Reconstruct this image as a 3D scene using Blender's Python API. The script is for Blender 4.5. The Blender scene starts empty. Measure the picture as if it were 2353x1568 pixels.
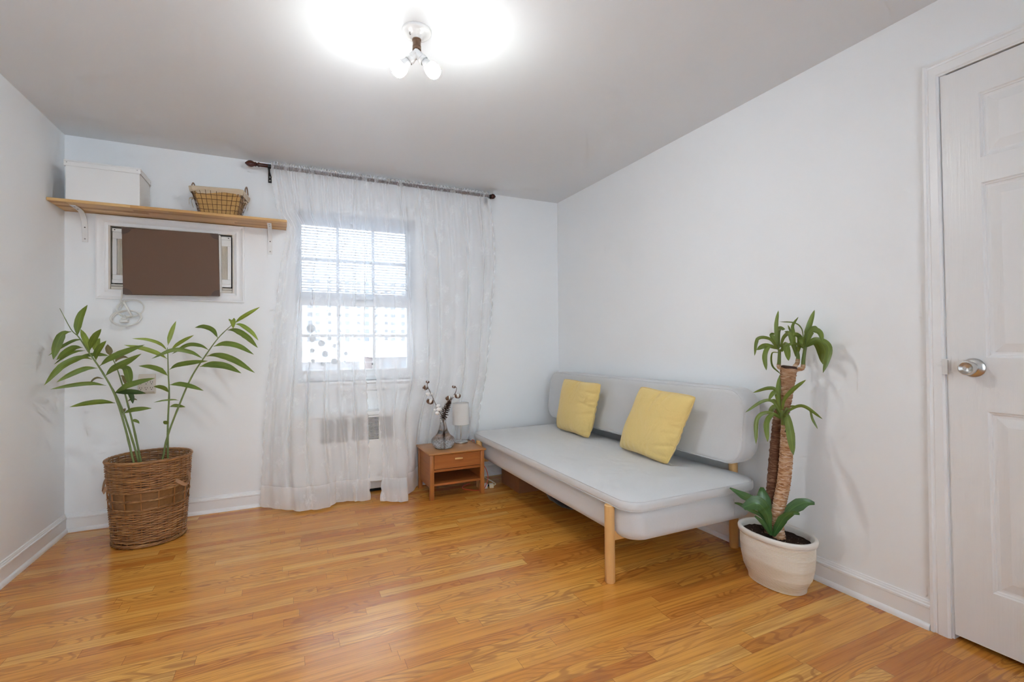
import bpy, bmesh, math, random, json
from mathutils import Vector, Matrix
random.seed(11)
PI = math.pi
scene = bpy.context.scene
COL = scene.collection
W = 3.4526      # room width; right wall x=0, back wall y=0
H = 2.4
YF = -4.75      # front wall, behind the camera
D = Vector

# ------------------------------------------------------------------ mesh builder
class MB:
    def __init__(s):
        s.v = []; s.f = []; s.uv = None
    def add(s, vs, fs):
        o = len(s.v)
        s.v += [tuple(p) for p in vs]
        s.f += [tuple(i + o for i in f) for f in fs]
        return s
    def box(s, x0, x1, y0, y1, z0, z1, b=0, seg=2):
        bm = bmesh.new()
        bmesh.ops.create_cube(bm, size=1)
        for q in bm.verts:
            q.co = D(((x0 + x1) / 2 + q.co.x * (x1 - x0), (y0 + y1) / 2 + q.co.y * (y1 - y0), (z0 + z1) / 2 + q.co.z * (z1 - z0)))
        if b: bmesh.ops.bevel(bm, geom=list(bm.edges), offset=b, segments=seg, profile=.5, affect='EDGES')
        return s.bm(bm)
    def bm(s, bm, M=None):
        bm.verts.index_update()
        vs = [(M @ q.co) if M else q.co.copy() for q in bm.verts]
        fs = [[q.index for q in f.verts] for f in bm.faces]
        bm.free()
        return s.add(vs, fs)
    def obox(s, c, ax, ay, az, hx, hy, hz, b=0):
        """oriented box: centre c, unit axes, half sizes"""
        t = MB().box(-hx, hx, -hy, hy, -hz, hz, b)
        c, ax, ay, az = D(c), D(ax), D(ay), D(az)
        return s.add([c + ax * p[0] + ay * p[1] + az * p[2] for p in t.v], t.f)
    def loft(s, rings, cap0=True, cap1=True, closed=True):
        n = len(rings[0]); vs = [p for r in rings for p in r]; fs = []
        m = n if closed else n - 1
        for i in range(len(rings) - 1):
            for j in range(m):
                k = (j + 1) % n
                fs.append((i * n + j, i * n + k, (i + 1) * n + k, (i + 1) * n + j))
        if cap0: fs.append(tuple(range(n - 1, -1, -1)))
        if cap1: fs.append(tuple((len(rings) - 1) * n + j for j in range(n)))
        return s.add(vs, fs)
    def tube(s, pts, r, n=8, closed=False, cap=True):
        pts = [D(p) for p in pts]; m = len(pts)
        rs = r if isinstance(r, (list, tuple)) else [r] * m
        rings = []; N = None
        for i in range(m):
            a = pts[(i - 1) % m] if (closed or i) else pts[i]
            b = pts[(i + 1) % m] if (closed or i < m - 1) else pts[i]
            t = (b - a)
            t = t.normalized() if t.length > 1e-9 else D((0, 0, 1))
            if N is None:
                N = t.orthogonal().normalized()
            else:
                N = (N - t * N.dot(t))
                N = N.normalized() if N.length > 1e-6 else t.orthogonal().normalized()
            Bn = t.cross(N)
            rings.append([pts[i] + (N * math.cos(2 * PI * k / n) + Bn * math.sin(2 * PI * k / n)) * rs[i] for k in range(n)])
        if closed:
            vs = [p for q in rings for p in q]; fs = []
            for i in range(m):
                i2 = (i + 1) % m
                for k in range(n):
                    k2 = (k + 1) % n
                    fs.append((i * n + k, i * n + k2, i2 * n + k2, i2 * n + k))
            return s.add(vs, fs)
        return s.loft(rings, cap, cap)
    def lathe(s, prof, c=(0, 0, 0), n=32, ax=(0, 0, 1), cap0=False, cap1=False, wob=None):
        ax = D(ax).normalized(); e1 = ax.orthogonal().normalized(); e2 = ax.cross(e1); c = D(c)
        rings = []
        for (r, h) in prof:
            rg = []
            for k in range(n):
                a = 2 * PI * k / n
                rr = r * (wob(a, h) if wob else 1)
                rg.append(c + ax * h + (e1 * math.cos(a) + e2 * math.sin(a)) * rr)
            rings.append(rg)
        return s.loft(rings, cap0, cap1)
    def prism(s, poly, f0, f1):
        """poly: 2-D points; f0/f1 map a 2-D point to the 3-D points of the two ends"""
        return s.loft([[f0(p) for p in poly], [f1(p) for p in poly]])
    def sphere(s, c, r, n=12, sq=(1, 1, 1)):
        bm = bmesh.new(); bmesh.ops.create_uvsphere(bm, u_segments=n, v_segments=max(6, n * 2 // 3), radius=r)
        for q in bm.verts: q.co = D((q.co.x * sq[0] + c[0], q.co.y * sq[1] + c[1], q.co.z * sq[2] + c[2]))
        return s.bm(bm)
    def build(s, name, mat, parent=None, ang=38, uv=None, smooth=True):
        me = bpy.data.meshes.new(name)
        me.from_pydata([tuple(p) for p in s.v], [], s.f)
        me.validate(clean_customdata=False)
        bm = bmesh.new(); bm.from_mesh(me)
        bmesh.ops.recalc_face_normals(bm, faces=list(bm.faces))
        bm.to_mesh(me); bm.free()
        if uv:
            ul = me.uv_layers.new(name='UVMap')
            for lp in me.loops: ul.data[lp.index].uv = uv[lp.vertex_index]
        if smooth and me.polygons:
            me.polygons.foreach_set('use_smooth', [True] * len(me.polygons))
            me.set_sharp_from_angle(angle=math.radians(ang))
        me.materials.append(mat); me.update()
        o = bpy.data.objects.new(name, me); COL.objects.link(o)
        if parent is not None: adopt(o, parent)
        return o

def wmat(o):
    M = Matrix.Translation(o.location)
    return M
def adopt(o, p):
    o.parent = p
    # parts are modelled in world coordinates: undo the placement of the top-level empty
    top = p
    while top.parent: top = top.parent
    if p is top: o.matrix_parent_inverse = Matrix.Translation(top.location).inverted()
def tag(o, label, cat, group=None, kind=None):
    o['label'] = label; o['category'] = cat
    if group: o['group'] = group
    if kind: o['kind'] = kind
    return o
def thing(name, label, cat, loc, group=None, kind=None):
    e = bpy.data.objects.new(name, None); COL.objects.link(e)
    e.location = loc; e.empty_display_size = .05
    return tag(e, label, cat, group, kind)
def dup_tree(o, parent=None):
    c = o.copy(); COL.objects.link(c)
    if parent is not None: c.parent = parent; c.matrix_parent_inverse = o.matrix_parent_inverse.copy()
    for ch in list(o.children): dup_tree(ch, c)
    return c
def part_label(o, t): o['label'] = t; return o

# ------------------------------------------------------------------ curves helpers
def catmull(pts, n=8):
    P = [D(p) for p in pts]; out = []
    for i in range(len(P) - 1):
        p0 = P[i - 1] if i else P[i] * 2 - P[i + 1]
        p1, p2 = P[i], P[i + 1]
        p3 = P[i + 2] if i + 2 < len(P) else P[i + 1] * 2 - P[i]
        for k in range(n):
            t = k / n
            out.append(.5 * ((2 * p1) + (p2 - p0) * t + (2 * p0 - 5 * p1 + 4 * p2 - p3) * t * t + (3 * p1 - p0 - 3 * p2 + p3) * t ** 3))
    out.append(P[-1]); return out
def rrect(hx, hy, r, n=8):
    r = min(r, hx - 1e-4, hy - 1e-4); out = []
    for cx, cy, a0 in ((hx - r, hy - r, 0), (-hx + r, hy - r, PI / 2), (-hx + r, -hy + r, PI), (hx - r, -hy + r, 1.5 * PI)):
        for k in range(n + 1):
            a = a0 + PI / 2 * k / n
            out.append((cx + r * math.cos(a), cy + r * math.sin(a)))
    return out
def lerp(a, b, t): return a + (b - a) * t
def smooth(t): t = max(0, min(1, t)); return t * t * (3 - 2 * t)
def interp(x, xs, ys):
    if x <= xs[0]: return ys[0]
    for i in range(len(xs) - 1):
        if x <= xs[i + 1]:
            return lerp(ys[i], ys[i + 1], (x - xs[i]) / (xs[i + 1] - xs[i]))
    return ys[-1]

# ------------------------------------------------------------------ materials
class G:
    """tiny node-graph helper"""
    def __init__(s, name):
        s.m = bpy.data.materials.new(name); s.m.use_nodes = True
        s.t = s.m.node_tree; s.t.nodes.clear()
        s.out = s.n('ShaderNodeOutputMaterial')
        s.pos = None
    def n(s, typ, **k):
        nd = s.t.nodes.new(typ)
        for a, b in k.items(): setattr(nd, a, b)
        return nd
    def L(s, a, b): s.t.links.new(a, b)
    def val(s, sock, x):
        if hasattr(x, 'is_output') or isinstance(x, bpy.types.NodeSocket): s.L(x, sock)
        else: sock.default_value = x
    def math(s, op, a, b=0.0, c=None, clamp=False):
        nd = s.n('ShaderNodeMath', operation=op, use_clamp=clamp)
        s.val(nd.inputs[0], a); s.val(nd.inputs[1], b)
        if c is not None: s.val(nd.inputs[2], c)
        return nd.outputs[0]
    def P(s):
        if s.pos is None: s.pos = s.n('ShaderNodeNewGeometry').outputs['Position']
        return s.pos
    def O(s): return s.n('ShaderNodeTexCoord').outputs['Object']
    def UV(s): return s.n('ShaderNodeTexCoord').outputs['UV']
    def xyz(s, v):
        nd = s.n('ShaderNodeSeparateXYZ'); s.L(v, nd.inputs[0]); return nd.outputs
    def vec(s, x, y, z=0.0):
        nd = s.n('ShaderNodeCombineXYZ')
        for i, q in enumerate((x, y, z)): s.val(nd.inputs[i], q)
        return nd.outputs[0]
    def scale(s, v, sx, sy, sz):
        nd = s.n('ShaderNodeMapping'); s.L(v, nd.inputs[0]); nd.inputs['Scale'].default_value = (sx, sy, sz); return nd.outputs[0]
    def noise(s, v, sc, det=3, rough=.5, dist=0, col=False):
        nd = s.n('ShaderNodeTexNoise'); s.L(v, nd.inputs['Vector'])
        nd.inputs['Scale'].default_value = sc; nd.inputs['Detail'].default_value = det
        nd.inputs['Roughness'].default_value = rough; nd.inputs['Distortion'].default_value = dist
        return nd.outputs['Color' if col else 'Fac']
    def white(s, v):
        nd = s.n('ShaderNodeTexWhiteNoise', noise_dimensions='3D'); s.L(v, nd.inputs['Vector']); return nd.outputs
    def ramp(s, f, stops, interp='LINEAR'):
        nd = s.n('ShaderNodeValToRGB'); cr = nd.color_ramp; cr.interpolation = interp
        while len(cr.elements) < len(stops): cr.elements.new(.5)
        for e, (p, c) in zip(cr.elements, stops):
            e.position = p; e.color = (c, c, c, 1) if isinstance(c, (int, float)) else (*c, 1)
        s.L(f, nd.inputs[0]); return nd.outputs[0]
    def mix(s, f, a, b, mode='MIX'):
        nd = s.n('ShaderNodeMix', data_type='RGBA', blend_type=mode)
        s.val(nd.inputs[0], f)
        for sock, x in ((nd.inputs[6], a), (nd.inputs[7], b)):
            if isinstance(x, (tuple, list)): sock.default_value = (*x, 1) if len(x) == 3 else x
            else: s.L(x, sock)
        return nd.outputs[2]
    def step(s, x, lo, hi):
        nd = s.n('ShaderNodeMapRange', interpolation_type='SMOOTHSTEP')
        s.val(nd.inputs[0], x); nd.inputs[1].default_value = lo; nd.inputs[2].default_value = hi
        return nd.outputs[0]
    def bump(s, h, st=.2, d=.01):
        nd = s.n('ShaderNodeBump'); nd.inputs['Strength'].default_value = st; nd.inputs['Distance'].default_value = d
        s.L(h, nd.inputs['Height']); return nd.outputs[0]
    def bsdf(s, col, rough=.5, metal=0, spec=.5, norm=None, **kw):
        b = s.n('ShaderNodeBsdfPrincipled')
        if isinstance(col, (tuple, list)): b.inputs['Base Color'].default_value = (*col, 1)
        else: s.L(col, b.inputs['Base Color'])
        s.val(b.inputs['Roughness'], rough); b.inputs['Metallic'].default_value = metal
        b.inputs['Specular IOR Level'].default_value = spec
        if norm is not None: s.L(norm, b.inputs['Normal'])
        for k, x in kw.items(): b.inputs[k.replace('_', ' ')].default_value = x
        return b
    def done(s, sh):
        s.L(sh.outputs[0] if hasattr(sh, 'outputs') else sh, s.out.inputs[0]); return s.m

def plain(name, col, rough=.5, metal=0, var=.06, sc=30, bump=0, spec=.5, **kw):
    """one colour, gently mottled by noise"""
    g = G(name); f = g.noise(g.P(), sc, 4)
    lo = tuple(c * (1 - var) for c in col); hi = tuple(min(1, c * (1 + var)) for c in col)
    c = g.mix(f, lo, hi)
    nm = g.bump(g.noise(g.P(), sc * 4, 3), bump, .002) if bump else None
    return g.done(g.bsdf(c, rough, metal, spec, nm, **kw))

def wood(name, dark, light, axis='x', rough=.4, sc=1.0, spec=.5):
    g = G(name); p = g.P()
    k = {'x': (2, 40, 40), 'y': (40, 2, 40), 'z': (40, 40, 2)}[axis]
    v = g.scale(p, *[q * sc for q in k])
    f = g.noise(v, 1.0, 5, .6, .6); f2 = g.noise(g.scale(p, *[q * sc * 4 for q in k]), 1.0, 3, .6)
    f = g.math('ADD', g.math('MULTIPLY', f, .75), g.math('MULTIPLY', f2, .25))
    c = g.ramp(f, [(.25, dark), (.5, tuple((a + b) / 2 for a, b in zip(dark, light))), (.72, light)])
    return g.done(g.bsdf(c, rough, 0, spec, g.bump(f, .12, .001)))

def fabric(name, col, sc=900, var=.16, rough=.9, wr=.25, wsc=7):
    g = G(name); p = g.O()
    a = g.noise(g.scale(p, 1, 1, .25), sc, 2); b = g.noise(g.scale(p, .25, .25, 1), sc, 2)
    f = g.math('ADD', g.math('MULTIPLY', a, .5), g.math('MULTIPLY', b, .5))
    big = g.noise(p, 9, 3)
    f = g.math('ADD', g.math('MULTIPLY', f, .8), g.math('MULTIPLY', big, .2))
    c = g.mix(f, tuple(x * (1 - var) for x in col), tuple(min(1, x * (1 + var)) for x in col))
    wrk = g.noise(p, wsc, 3, .55, 1.2)
    h = g.math('ADD', g.math('MULTIPLY', wrk, 1.0), g.math('MULTIPLY', f, .06))
    b = g.bsdf(c, rough, 0, .2, g.bump(h, wr, .02)); b.inputs['Sheen Weight'].default_value = .25
    return g.done(b)

M = {}
def make_materials():
    # painted plaster
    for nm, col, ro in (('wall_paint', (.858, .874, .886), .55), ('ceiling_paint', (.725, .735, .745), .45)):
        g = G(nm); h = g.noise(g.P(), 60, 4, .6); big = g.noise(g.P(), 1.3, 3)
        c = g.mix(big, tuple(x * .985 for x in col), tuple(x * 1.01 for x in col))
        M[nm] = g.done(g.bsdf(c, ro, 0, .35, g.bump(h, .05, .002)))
    M['trim'] = plain('trim_paint', (.84, .845, .85), .32, var=.02, sc=12)
    # door: embossed wood grain under white paint
    g = G('door_paint'); p = g.P(); gr = g.noise(g.scale(p, 150, 150, 5), 1.0, 3, .6, .4)
    M['door'] = g.done(g.bsdf((.80, .80, .80), .30, 0, .5, g.bump(gr, .30, .002)))
    # strip oak floor, boards run along x
    g = G('oak_strip_floor'); x, y, z = g.xyz(g.P()); wv = .057
    v = g.math('DIVIDE', y, wv); row = g.math('FLOOR', v); fv = g.math('FRACT', v)
    rr = g.white(g.vec(row, 3.1, 0.0))['Value']
    u = g.math('ADD', g.math('DIVIDE', x, 1.25), g.math('MULTIPLY', rr, 17.3))
    b = g.math('FLOOR', u); fu = g.math('FRACT', u)
    cut = g.math('ADD', .25, g.math('MULTIPLY', g.white(g.vec(row, b, 7.7))['Value'], .5))
    half = g.math('GREATER_THAN', fu, cut)
    bid = g.math('ADD', g.math('MULTIPLY', b, 2.0), half)
    rc = g.white(g.vec(row, bid, 1.3)); rv = rc['Value']; r3 = g.xyz(rc['Color'])
    base = g.ramp(rv, [(0, (.54, .19, .033)), (.1, (.64, .25, .044)), (.28, (.71, .305, .054)), (.6, (.75, .34, .062)), (.86, (.78, .385, .078)), (1, (.81, .45, .115))])
    off = g.math('MULTIPLY', rv, 60.0)
    gv = g.vec(g.math('ADD', g.math('MULTIPLY', x, 2.5), off), g.math('MULTIPLY', y, 85.0), off)
    gn = g.noise(gv, 1.0, 5, .6, .5)
    col = g.mix(g.math('MULTIPLY', g.step(gn, .40, .70), .58), base, (.34, .115, .022))
    cv = g.vec(g.math('ADD', g.math('MULTIPLY', x, 2.2), off), g.math('ADD', g.math('MULTIPLY', y, 11.0), off), off)
    cn = g.noise(cv, 1.0, 1, .4)
    rings = g.math('SINE', g.math('MULTIPLY', cn, 95.0))
    ringm = g.math('MULTIPLY', g.math('MULTIPLY', g.step(rings, .1, .95), .52), g.step(r3[1], .25, .7))
    col = g.mix(ringm, col, (.30, .10, .022))
    patch = g.noise(g.vec(g.math('MULTIPLY', x, 1.3), g.math('MULTIPLY', y, 4.0), 0.0), 1.0, 3)
    col = g.mix(g.math('MULTIPLY', g.step(patch, .5, .75), .35), col, (.46, .15, .03))
    sy = g.math('MULTIPLY', g.math('MINIMUM', fv, g.math('SUBTRACT', 1.0, fv)), wv)
    e1 = g.math('MINIMUM', fu, g.math('SUBTRACT', 1.0, fu)); e2 = g.math('ABSOLUTE', g.math('SUBTRACT', fu, cut))
    sx = g.math('MULTIPLY', g.math('MINIMUM', e1, e2), 1.25)
    gy = g.math('SUBTRACT', 1.0, g.step(sy, .0002, .0012)); gx = g.math('SUBTRACT', 1.0, g.step(sx, .0002, .0013))
    gap = g.math('MAXIMUM', g.math('MULTIPLY', gy, .38), g.math('MULTIPLY', gx, .62))
    col = g.mix(gap, col, (.10, .035, .012))
    ro = g.math('ADD', .15, g.math('MULTIPLY', gn, .14))
    hgt = g.math('SUBTRACT', g.math('ADD', g.math('MULTIPLY', gn, .5), g.math('MULTIPLY', rings, .06)), gap)
    M['floor'] = g.done(g.bsdf(col, ro, 0, .50, g.bump(hgt, .16, .0015)))
    # lace sheer: transparent weave with denser flower sprays (u, v in metres of cloth)
    def sheer(nm, a0, a1):
        g = G(nm); uv = g.UV()
        vo = g.n('ShaderNodeTexVoronoi', feature='F1'); g.L(uv, vo.inputs['Vector']); vo.inputs['Scale'].default_value = 6.5
        wob = g.noise(uv, 38, 3, .6)
        d = g.math('ADD', vo.outputs['Distance'], g.math('MULTIPLY', g.math('SUBTRACT', wob, .5), .9))
        spray = g.math('SUBTRACT', 1.0, g.step(d, .16, .34))
        vo2 = g.n('ShaderNodeTexVoronoi', feature='F1'); g.L(uv, vo2.inputs['Vector']); vo2.inputs['Scale'].default_value = 70
        pet = g.math('SUBTRACT', 1.0, g.step(vo2.outputs['Distance'], .25, .5))
        fl = g.math('MULTIPLY', spray, g.math('ADD', .45, g.math('MULTIPLY', pet, .55)))
        mesh = g.noise(uv, 420, 2)
        a = g.math('ADD', g.math('ADD', a0, g.math('MULTIPLY', fl, a1)), g.math('MULTIPLY', g.math('SUBTRACT', mesh, .5), .16))
        # a tilted sheer presents more thread to the eye: 1-(1-a)^(1/cos)
        ge = g.n('ShaderNodeNewGeometry'); dt = g.n('ShaderNodeVectorMath', operation='DOT_PRODUCT')
        g.L(ge.outputs['Normal'], dt.inputs[0]); g.L(ge.outputs['Incoming'], dt.inputs[1])
        cs = g.math('MAXIMUM', g.math('ABSOLUTE', dt.outputs['Value']), .36)
        ae = g.math('SUBTRACT', 1.0, g.math('POWER', g.math('SUBTRACT', 1.0, g.math('MINIMUM', a, .93)), g.math('DIVIDE', 1.0, cs)))
        di = g.n('ShaderNodeBsdfDiffuse'); di.inputs[0].default_value = (.92, .925, .935, 1)
        tl = g.n('ShaderNodeBsdfTranslucent'); tl.inputs[0].default_value = (.93, .94, .96, 1)
        mx = g.n('ShaderNodeMixShader'); mx.inputs[0].default_value = .24
        g.L(di.outputs[0], mx.inputs[1]); g.L(tl.outputs[0], mx.inputs[2])
        tr = g.n('ShaderNodeBsdfTransparent'); m2 = g.n('ShaderNodeMixShader')
        g.L(ae, m2.inputs[0]); g.L(tr.outputs[0], m2.inputs[1]); g.L(mx.outputs[0], m2.inputs[2])
        return g.done(m2)
    M['sheer'] = sheer('lace_sheer', .37, .06)
    M['sheer_top'] = sheer('lace_rod_pocket', .22, .30)
    M['sheer_hem'] = sheer('lace_hem', .66, .20)
    # thin window glass: mostly straight through, a little mirror
    g = G('window_glass'); tr = g.n('ShaderNodeBsdfTransparent'); tr.inputs[0].default_value = (.97, .98, .98, 1)
    gl = g.n('ShaderNodeBsdfGlossy'); gl.inputs['Roughness'].default_value = .02
    fr = g.n('ShaderNodeFresnel'); fr.inputs[0].default_value = 1.3
    mx = g.n('ShaderNodeMixShader'); g.L(fr.outputs[0], mx.inputs[0]); g.L(tr.outputs[0], mx.inputs[1]); g.L(gl.outputs[0], mx.inputs[2])
    M['glass'] = g.done(mx)
    g = G('frosted_sticker'); tr = g.n('ShaderNodeBsdfTransparent'); di = g.n('ShaderNodeBsdfDiffuse'); di.inputs[0].default_value = (.62, .66, .69, 1)
    mx = g.n('ShaderNodeMixShader'); mx.inputs[0].default_value = .88; g.L(tr.outputs[0], mx.inputs[1]); g.L(di.outputs[0], mx.inputs[2])
    M['sticker'] = g.done(mx)
    g = G('cut_crystal'); b = g.bsdf((1, 1, 1), .02, 0, .6, None, Transmission_Weight=1.0, IOR=1.48)
    tr = g.n('ShaderNodeBsdfTransparent'); tr.inputs[0].default_value = (.98, .985, .99, 1); mx = g.n('ShaderNodeMixShader'); mx.inputs[0].default_value = .62
    g.L(tr.outputs[0], mx.inputs[1]); g.L(b.outputs[0], mx.inputs[2]); M['crystal'] = g.done(mx)
    M['vinyl'] = plain('window_vinyl', (.78, .79, .80), .35, var=.02)
    M['window_grey'] = plain('window_aluminium', (.45, .46, .48), .4, var=.04)
    g = G('blind_slat'); b = g.bsdf((.84, .85, .87), .4); tl = g.n('ShaderNodeBsdfTranslucent'); tl.inputs[0].default_value = (.92, .94, .97, 1)
    mx = g.n('ShaderNodeMixShader'); mx.inputs[0].default_value = .6; g.L(b.outputs[0], mx.inputs[1]); g.L(tl.outputs[0], mx.inputs[2]); M['blind'] = g.done(mx)
    M['enamel'] = plain('white_enamel', (.80, .80, .79), .35, var=.02)
    M['dark'] = plain('black_shade_and_parts', (.012, .011, .010), .8)  # near-black screws and prong; also painted in as shade in gaps and holes
    g = G('laminated_pine'); x, y, z = g.xyz(g.P())
    row = g.math('FLOOR', g.math('DIVIDE', g.math('SUBTRACT', y, .007), .041)); rr = g.white(g.vec(row, 2.2, 0.0))['Value']
    seg = g.math('FLOOR', g.math('ADD', g.math('MULTIPLY', x, 2.1), g.math('MULTIPLY', rr, 9.0))); tone = g.white(g.vec(row, seg, 4.0))['Value']
    gr = g.noise(g.vec(g.math('ADD', g.math('MULTIPLY', x, 2.0), g.math('MULTIPLY', tone, 30.0)), g.math('MULTIPLY', y, 60.0), g.math('MULTIPLY', z, 60.0)), 1.0, 4, .6)
    c = g.ramp(g.math('ADD', g.math('MULTIPLY', tone, .7), g.math('MULTIPLY', gr, .35)), [(.1, (.46, .22, .065)), (.5, (.64, .38, .14)), (.95, (.78, .54, .26))])
    M['shelfwood'] = g.done(g.bsdf(c, .42))
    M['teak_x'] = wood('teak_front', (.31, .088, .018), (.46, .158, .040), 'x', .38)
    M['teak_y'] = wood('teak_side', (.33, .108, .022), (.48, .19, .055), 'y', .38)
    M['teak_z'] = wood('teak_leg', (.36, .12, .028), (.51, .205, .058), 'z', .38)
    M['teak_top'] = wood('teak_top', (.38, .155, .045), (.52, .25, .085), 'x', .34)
    M['beech'] = wood('beech_leg', (.62, .35, .13), (.76, .47, .20), 'z', .35, .7)
    M['sofa'] = fabric('grey_linen', (.60, .605, .615), 900, .10, .92, .10, 6)
    M['mattress'] = fabric('grey_linen_crumpled', (.62, .625, .63), 900, .09, .92, .28, 4.5)
    M['yellow'] = fabric('yellow_linen', (.78, .58, .225), 500, .10, .9, .38, 11)
    M['steel'] = plain('brushed_steel', (.62, .61, .59), .3, 1.0, .05, 60)
    M['whitemetal'] = plain('white_powder_coat', (.78, .78, .77), .4, var=.03)
    M['screw'] = plain('zinc_screw', (.32, .31, .30), .4, .8)
    M['rodwood'] = plain('mahogany_rod', (.055, .012, .008), .22, var=.3, sc=20)
    M['blackmetal'] = plain('black_bracket', (.012, .010, .010), .35)
    M['box'] = plain('white_board', (.80, .80, .79), .5, var=.015, sc=8)
    M['liner'] = fabric('tan_liner', (.56, .33, .12), 400, .10, .9, .35, 16)
    M['linercuff'] = fabric('tan_liner_cuff', (.58, .47, .34), 400, .08, .9, .25, 16)
    M['wire'] = plain('rusty_wire', (.10, .04, .022), .5, .3, .3, 80)
    M['ropehandle'] = plain('wrapped_handle', (.30, .21, .14), .6, var=.2, sc=120)
    M['brown'] = plain('brown_board', (.125, .064, .036), .6, var=.05, sc=6)
    M['brownc'] = plain('brown_corner', (.072, .036, .023), .45, var=.06)
    M['beigeplastic'] = plain('beige_plastic', (.66, .61, .54), .4, var=.03)
    M['accordion'] = plain('accordion_vinyl', (.82, .77, .70), .45, var=.03)
    M['cordwhite'] = plain('white_cord', (.74, .74, .71), .4, var=.03)
    M['orange'] = plain('orange_cord', (.72, .085, .025), .45)
    M['blackcord'] = plain('black_cord', (.012, .012, .014), .45)
    M['ivory'] = plain('ivory_plug', (.66, .56, .36), .4, var=.05)
    M['cardboard'] = plain('brown_cardboard', (.26, .115, .05), .8, var=.10, sc=9)
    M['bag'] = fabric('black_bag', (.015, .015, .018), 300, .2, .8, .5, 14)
    # wicker: each strand a little different
    g = G('wicker_willow'); p = g.P(); f = g.noise(g.scale(p, 14, 14, 130), 1.0, 3, .6); f2 = g.noise(p, 500, 2)
    c = g.ramp(f, [(.3, (.12, .048, .017)), (.5, (.33, .150, .050)), (.7, (.56, .31, .12))])
    c = g.mix(g.math('MULTIPLY', f2, .3), c, (.12, .05, .02))
    M['wicker'] = g.done(g.bsdf(c, .42, 0, .5))
    M['woodband'] = wood('splint_band', (.15, .066, .022), (.28, .135, .048), 'x', .45)
    M['stake'] = plain('willow_stake', (.33, .135, .042), .4, var=.2)
    M['leather'] = plain('tan_leather', (.43, .27, .165), .55, var=.12, bump=.1)
    M['nursery'] = plain('black_nursery_pot', (.02, .02, .02), .5)
    g = G('potting_soil'); f = g.noise(g.P(), 140, 3); vo = g.n('ShaderNodeTexVoronoi'); g.L(g.P(), vo.inputs['Vector']); vo.inputs['Scale'].default_value = 130
    rw = g.xyz(vo.outputs['Color'])
    fleck = g.math('MULTIPLY', g.math('GREATER_THAN', rw[0], .80), g.math('SUBTRACT', 1.0, g.step(vo.outputs['Distance'], .15, .4)))
    c = g.mix(f, (.012, .007, .005), (.055, .028, .018)); c = g.mix(g.math('MULTIPLY', fleck, .8), c, (.55, .42, .33))
    M['soil'] = g.done(g.bsdf(c, .95, 0, .2, g.bump(f, .9, .01)))
    # ribbed stoneware
    g = G('ribbed_stoneware'); x, y, z = g.xyz(g.P())
    s_ = g.math('SINE', g.math('MULTIPLY', z, 2 * PI / .0058)); nz = g.noise(g.scale(g.P(), 3, 3, 17), 1, 3)
    f = g.math('ADD', g.math('MULTIPLY', g.step(s_, -.9, .7), .7), g.math('MULTIPLY', g.step(nz, .3, .7), .4))
    c = g.ramp(f, [(.12, (.50, .36, .20)), (.5, (.70, .60, .45)), (.9, (.79, .755, .68))])
    M['pot'] = g.done(g.bsdf(c, .55, 0, .4))
    M['potrim'] = plain('glazed_rim', (.74, .71, .66), .4, var=.03)
    # leaves
    def leaf(nm, dk, lt, ro=.38):
        g = G(nm); uv = g.UV(); u, v, _ = g.xyz(uv)
        st = g.noise(g.vec(g.math('MULTIPLY', u, 16.0), g.math('MULTIPLY', v, 1.2), 0.0), 1.0, 3)
        lo = g.noise(g.O(), 9, 2); f = g.math('ADD', g.math('MULTIPLY', st, .5), g.math('MULTIPLY', lo, .5))
        mid = g.math('SUBTRACT', 1.0, g.step(g.math('ABSOLUTE', g.math('SUBTRACT', u, .5)), .02, .07))
        c = g.mix(g.step(f, .3, .7), dk, lt); c = g.mix(g.math('MULTIPLY', mid, .35), c, tuple(min(1, q * 1.5) for q in lt))
        b = g.bsdf(c, ro, 0, .45); tl = g.n('ShaderNodeBsdfTranslucent'); g.L(g.mix(1.0, c, (1.3, 1.35, .5), 'MULTIPLY'), tl.inputs[0])
        mx = g.n('ShaderNodeMixShader'); mx.inputs[0].default_value = .18; g.L(b.outputs[0], mx.inputs[1]); g.L(tl.outputs[0], mx.inputs[2])
        return g.done(mx)
    M['leaf'] = leaf('ginger_leaf', (.085, .135, .022), (.18, .25, .048))
    M['leafy'] = leaf('young_leaf', (.18, .25, .035), (.31, .39, .075))
    M['leafd'] = leaf('dry_leaf', (.13, .115, .05), (.22, .18, .08), .6)
    M['leafk'] = leaf('dark_leaf', (.02, .05, .012), (.05, .09, .02))
    M['yucca'] = leaf('yucca_leaf', (.09, .135, .024), (.185, .24, .05))
    M['broad'] = leaf('broad_leaf', (.028, .085, .022), (.085, .175, .052), .28)
    M['stem'] = plain('green_stem', (.15, .20, .055), .45, var=.25, sc=14)
    g = G('cane_bark'); p = g.P(); x, y, z = g.xyz(p)
    f = g.noise(g.scale(p, 22, 22, 95), 1.0, 4, .65, 1.2)
    c = g.ramp(f, [(.28, (.13, .05, .018)), (.45, (.36, .17, .07)), (.62, (.58, .38, .23)), (.8, (.70, .58, .48))])
    sc_ = g.noise(g.scale(p, 9, 9, 95), 1.0, 2, .5, .9); rg_ = g.math('SUBTRACT', 1.0, g.step(g.math('ABSOLUTE', g.math('SUBTRACT', sc_, .5)), .004, .035))
    c = g.mix(g.math('MULTIPLY', rg_, .75), c, (.74, .62, .52))
    M['cane'] = g.done(g.bsdf(c, .75, 0, .3, g.bump(f, .7, .006)))
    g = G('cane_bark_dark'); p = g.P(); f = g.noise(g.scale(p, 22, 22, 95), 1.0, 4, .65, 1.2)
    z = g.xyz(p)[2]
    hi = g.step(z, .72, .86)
    c1 = g.ramp(f, [(.28, (.045, .018, .009)), (.5, (.135, .055, .028)), (.72, (.30, .18, .115))])
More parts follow.
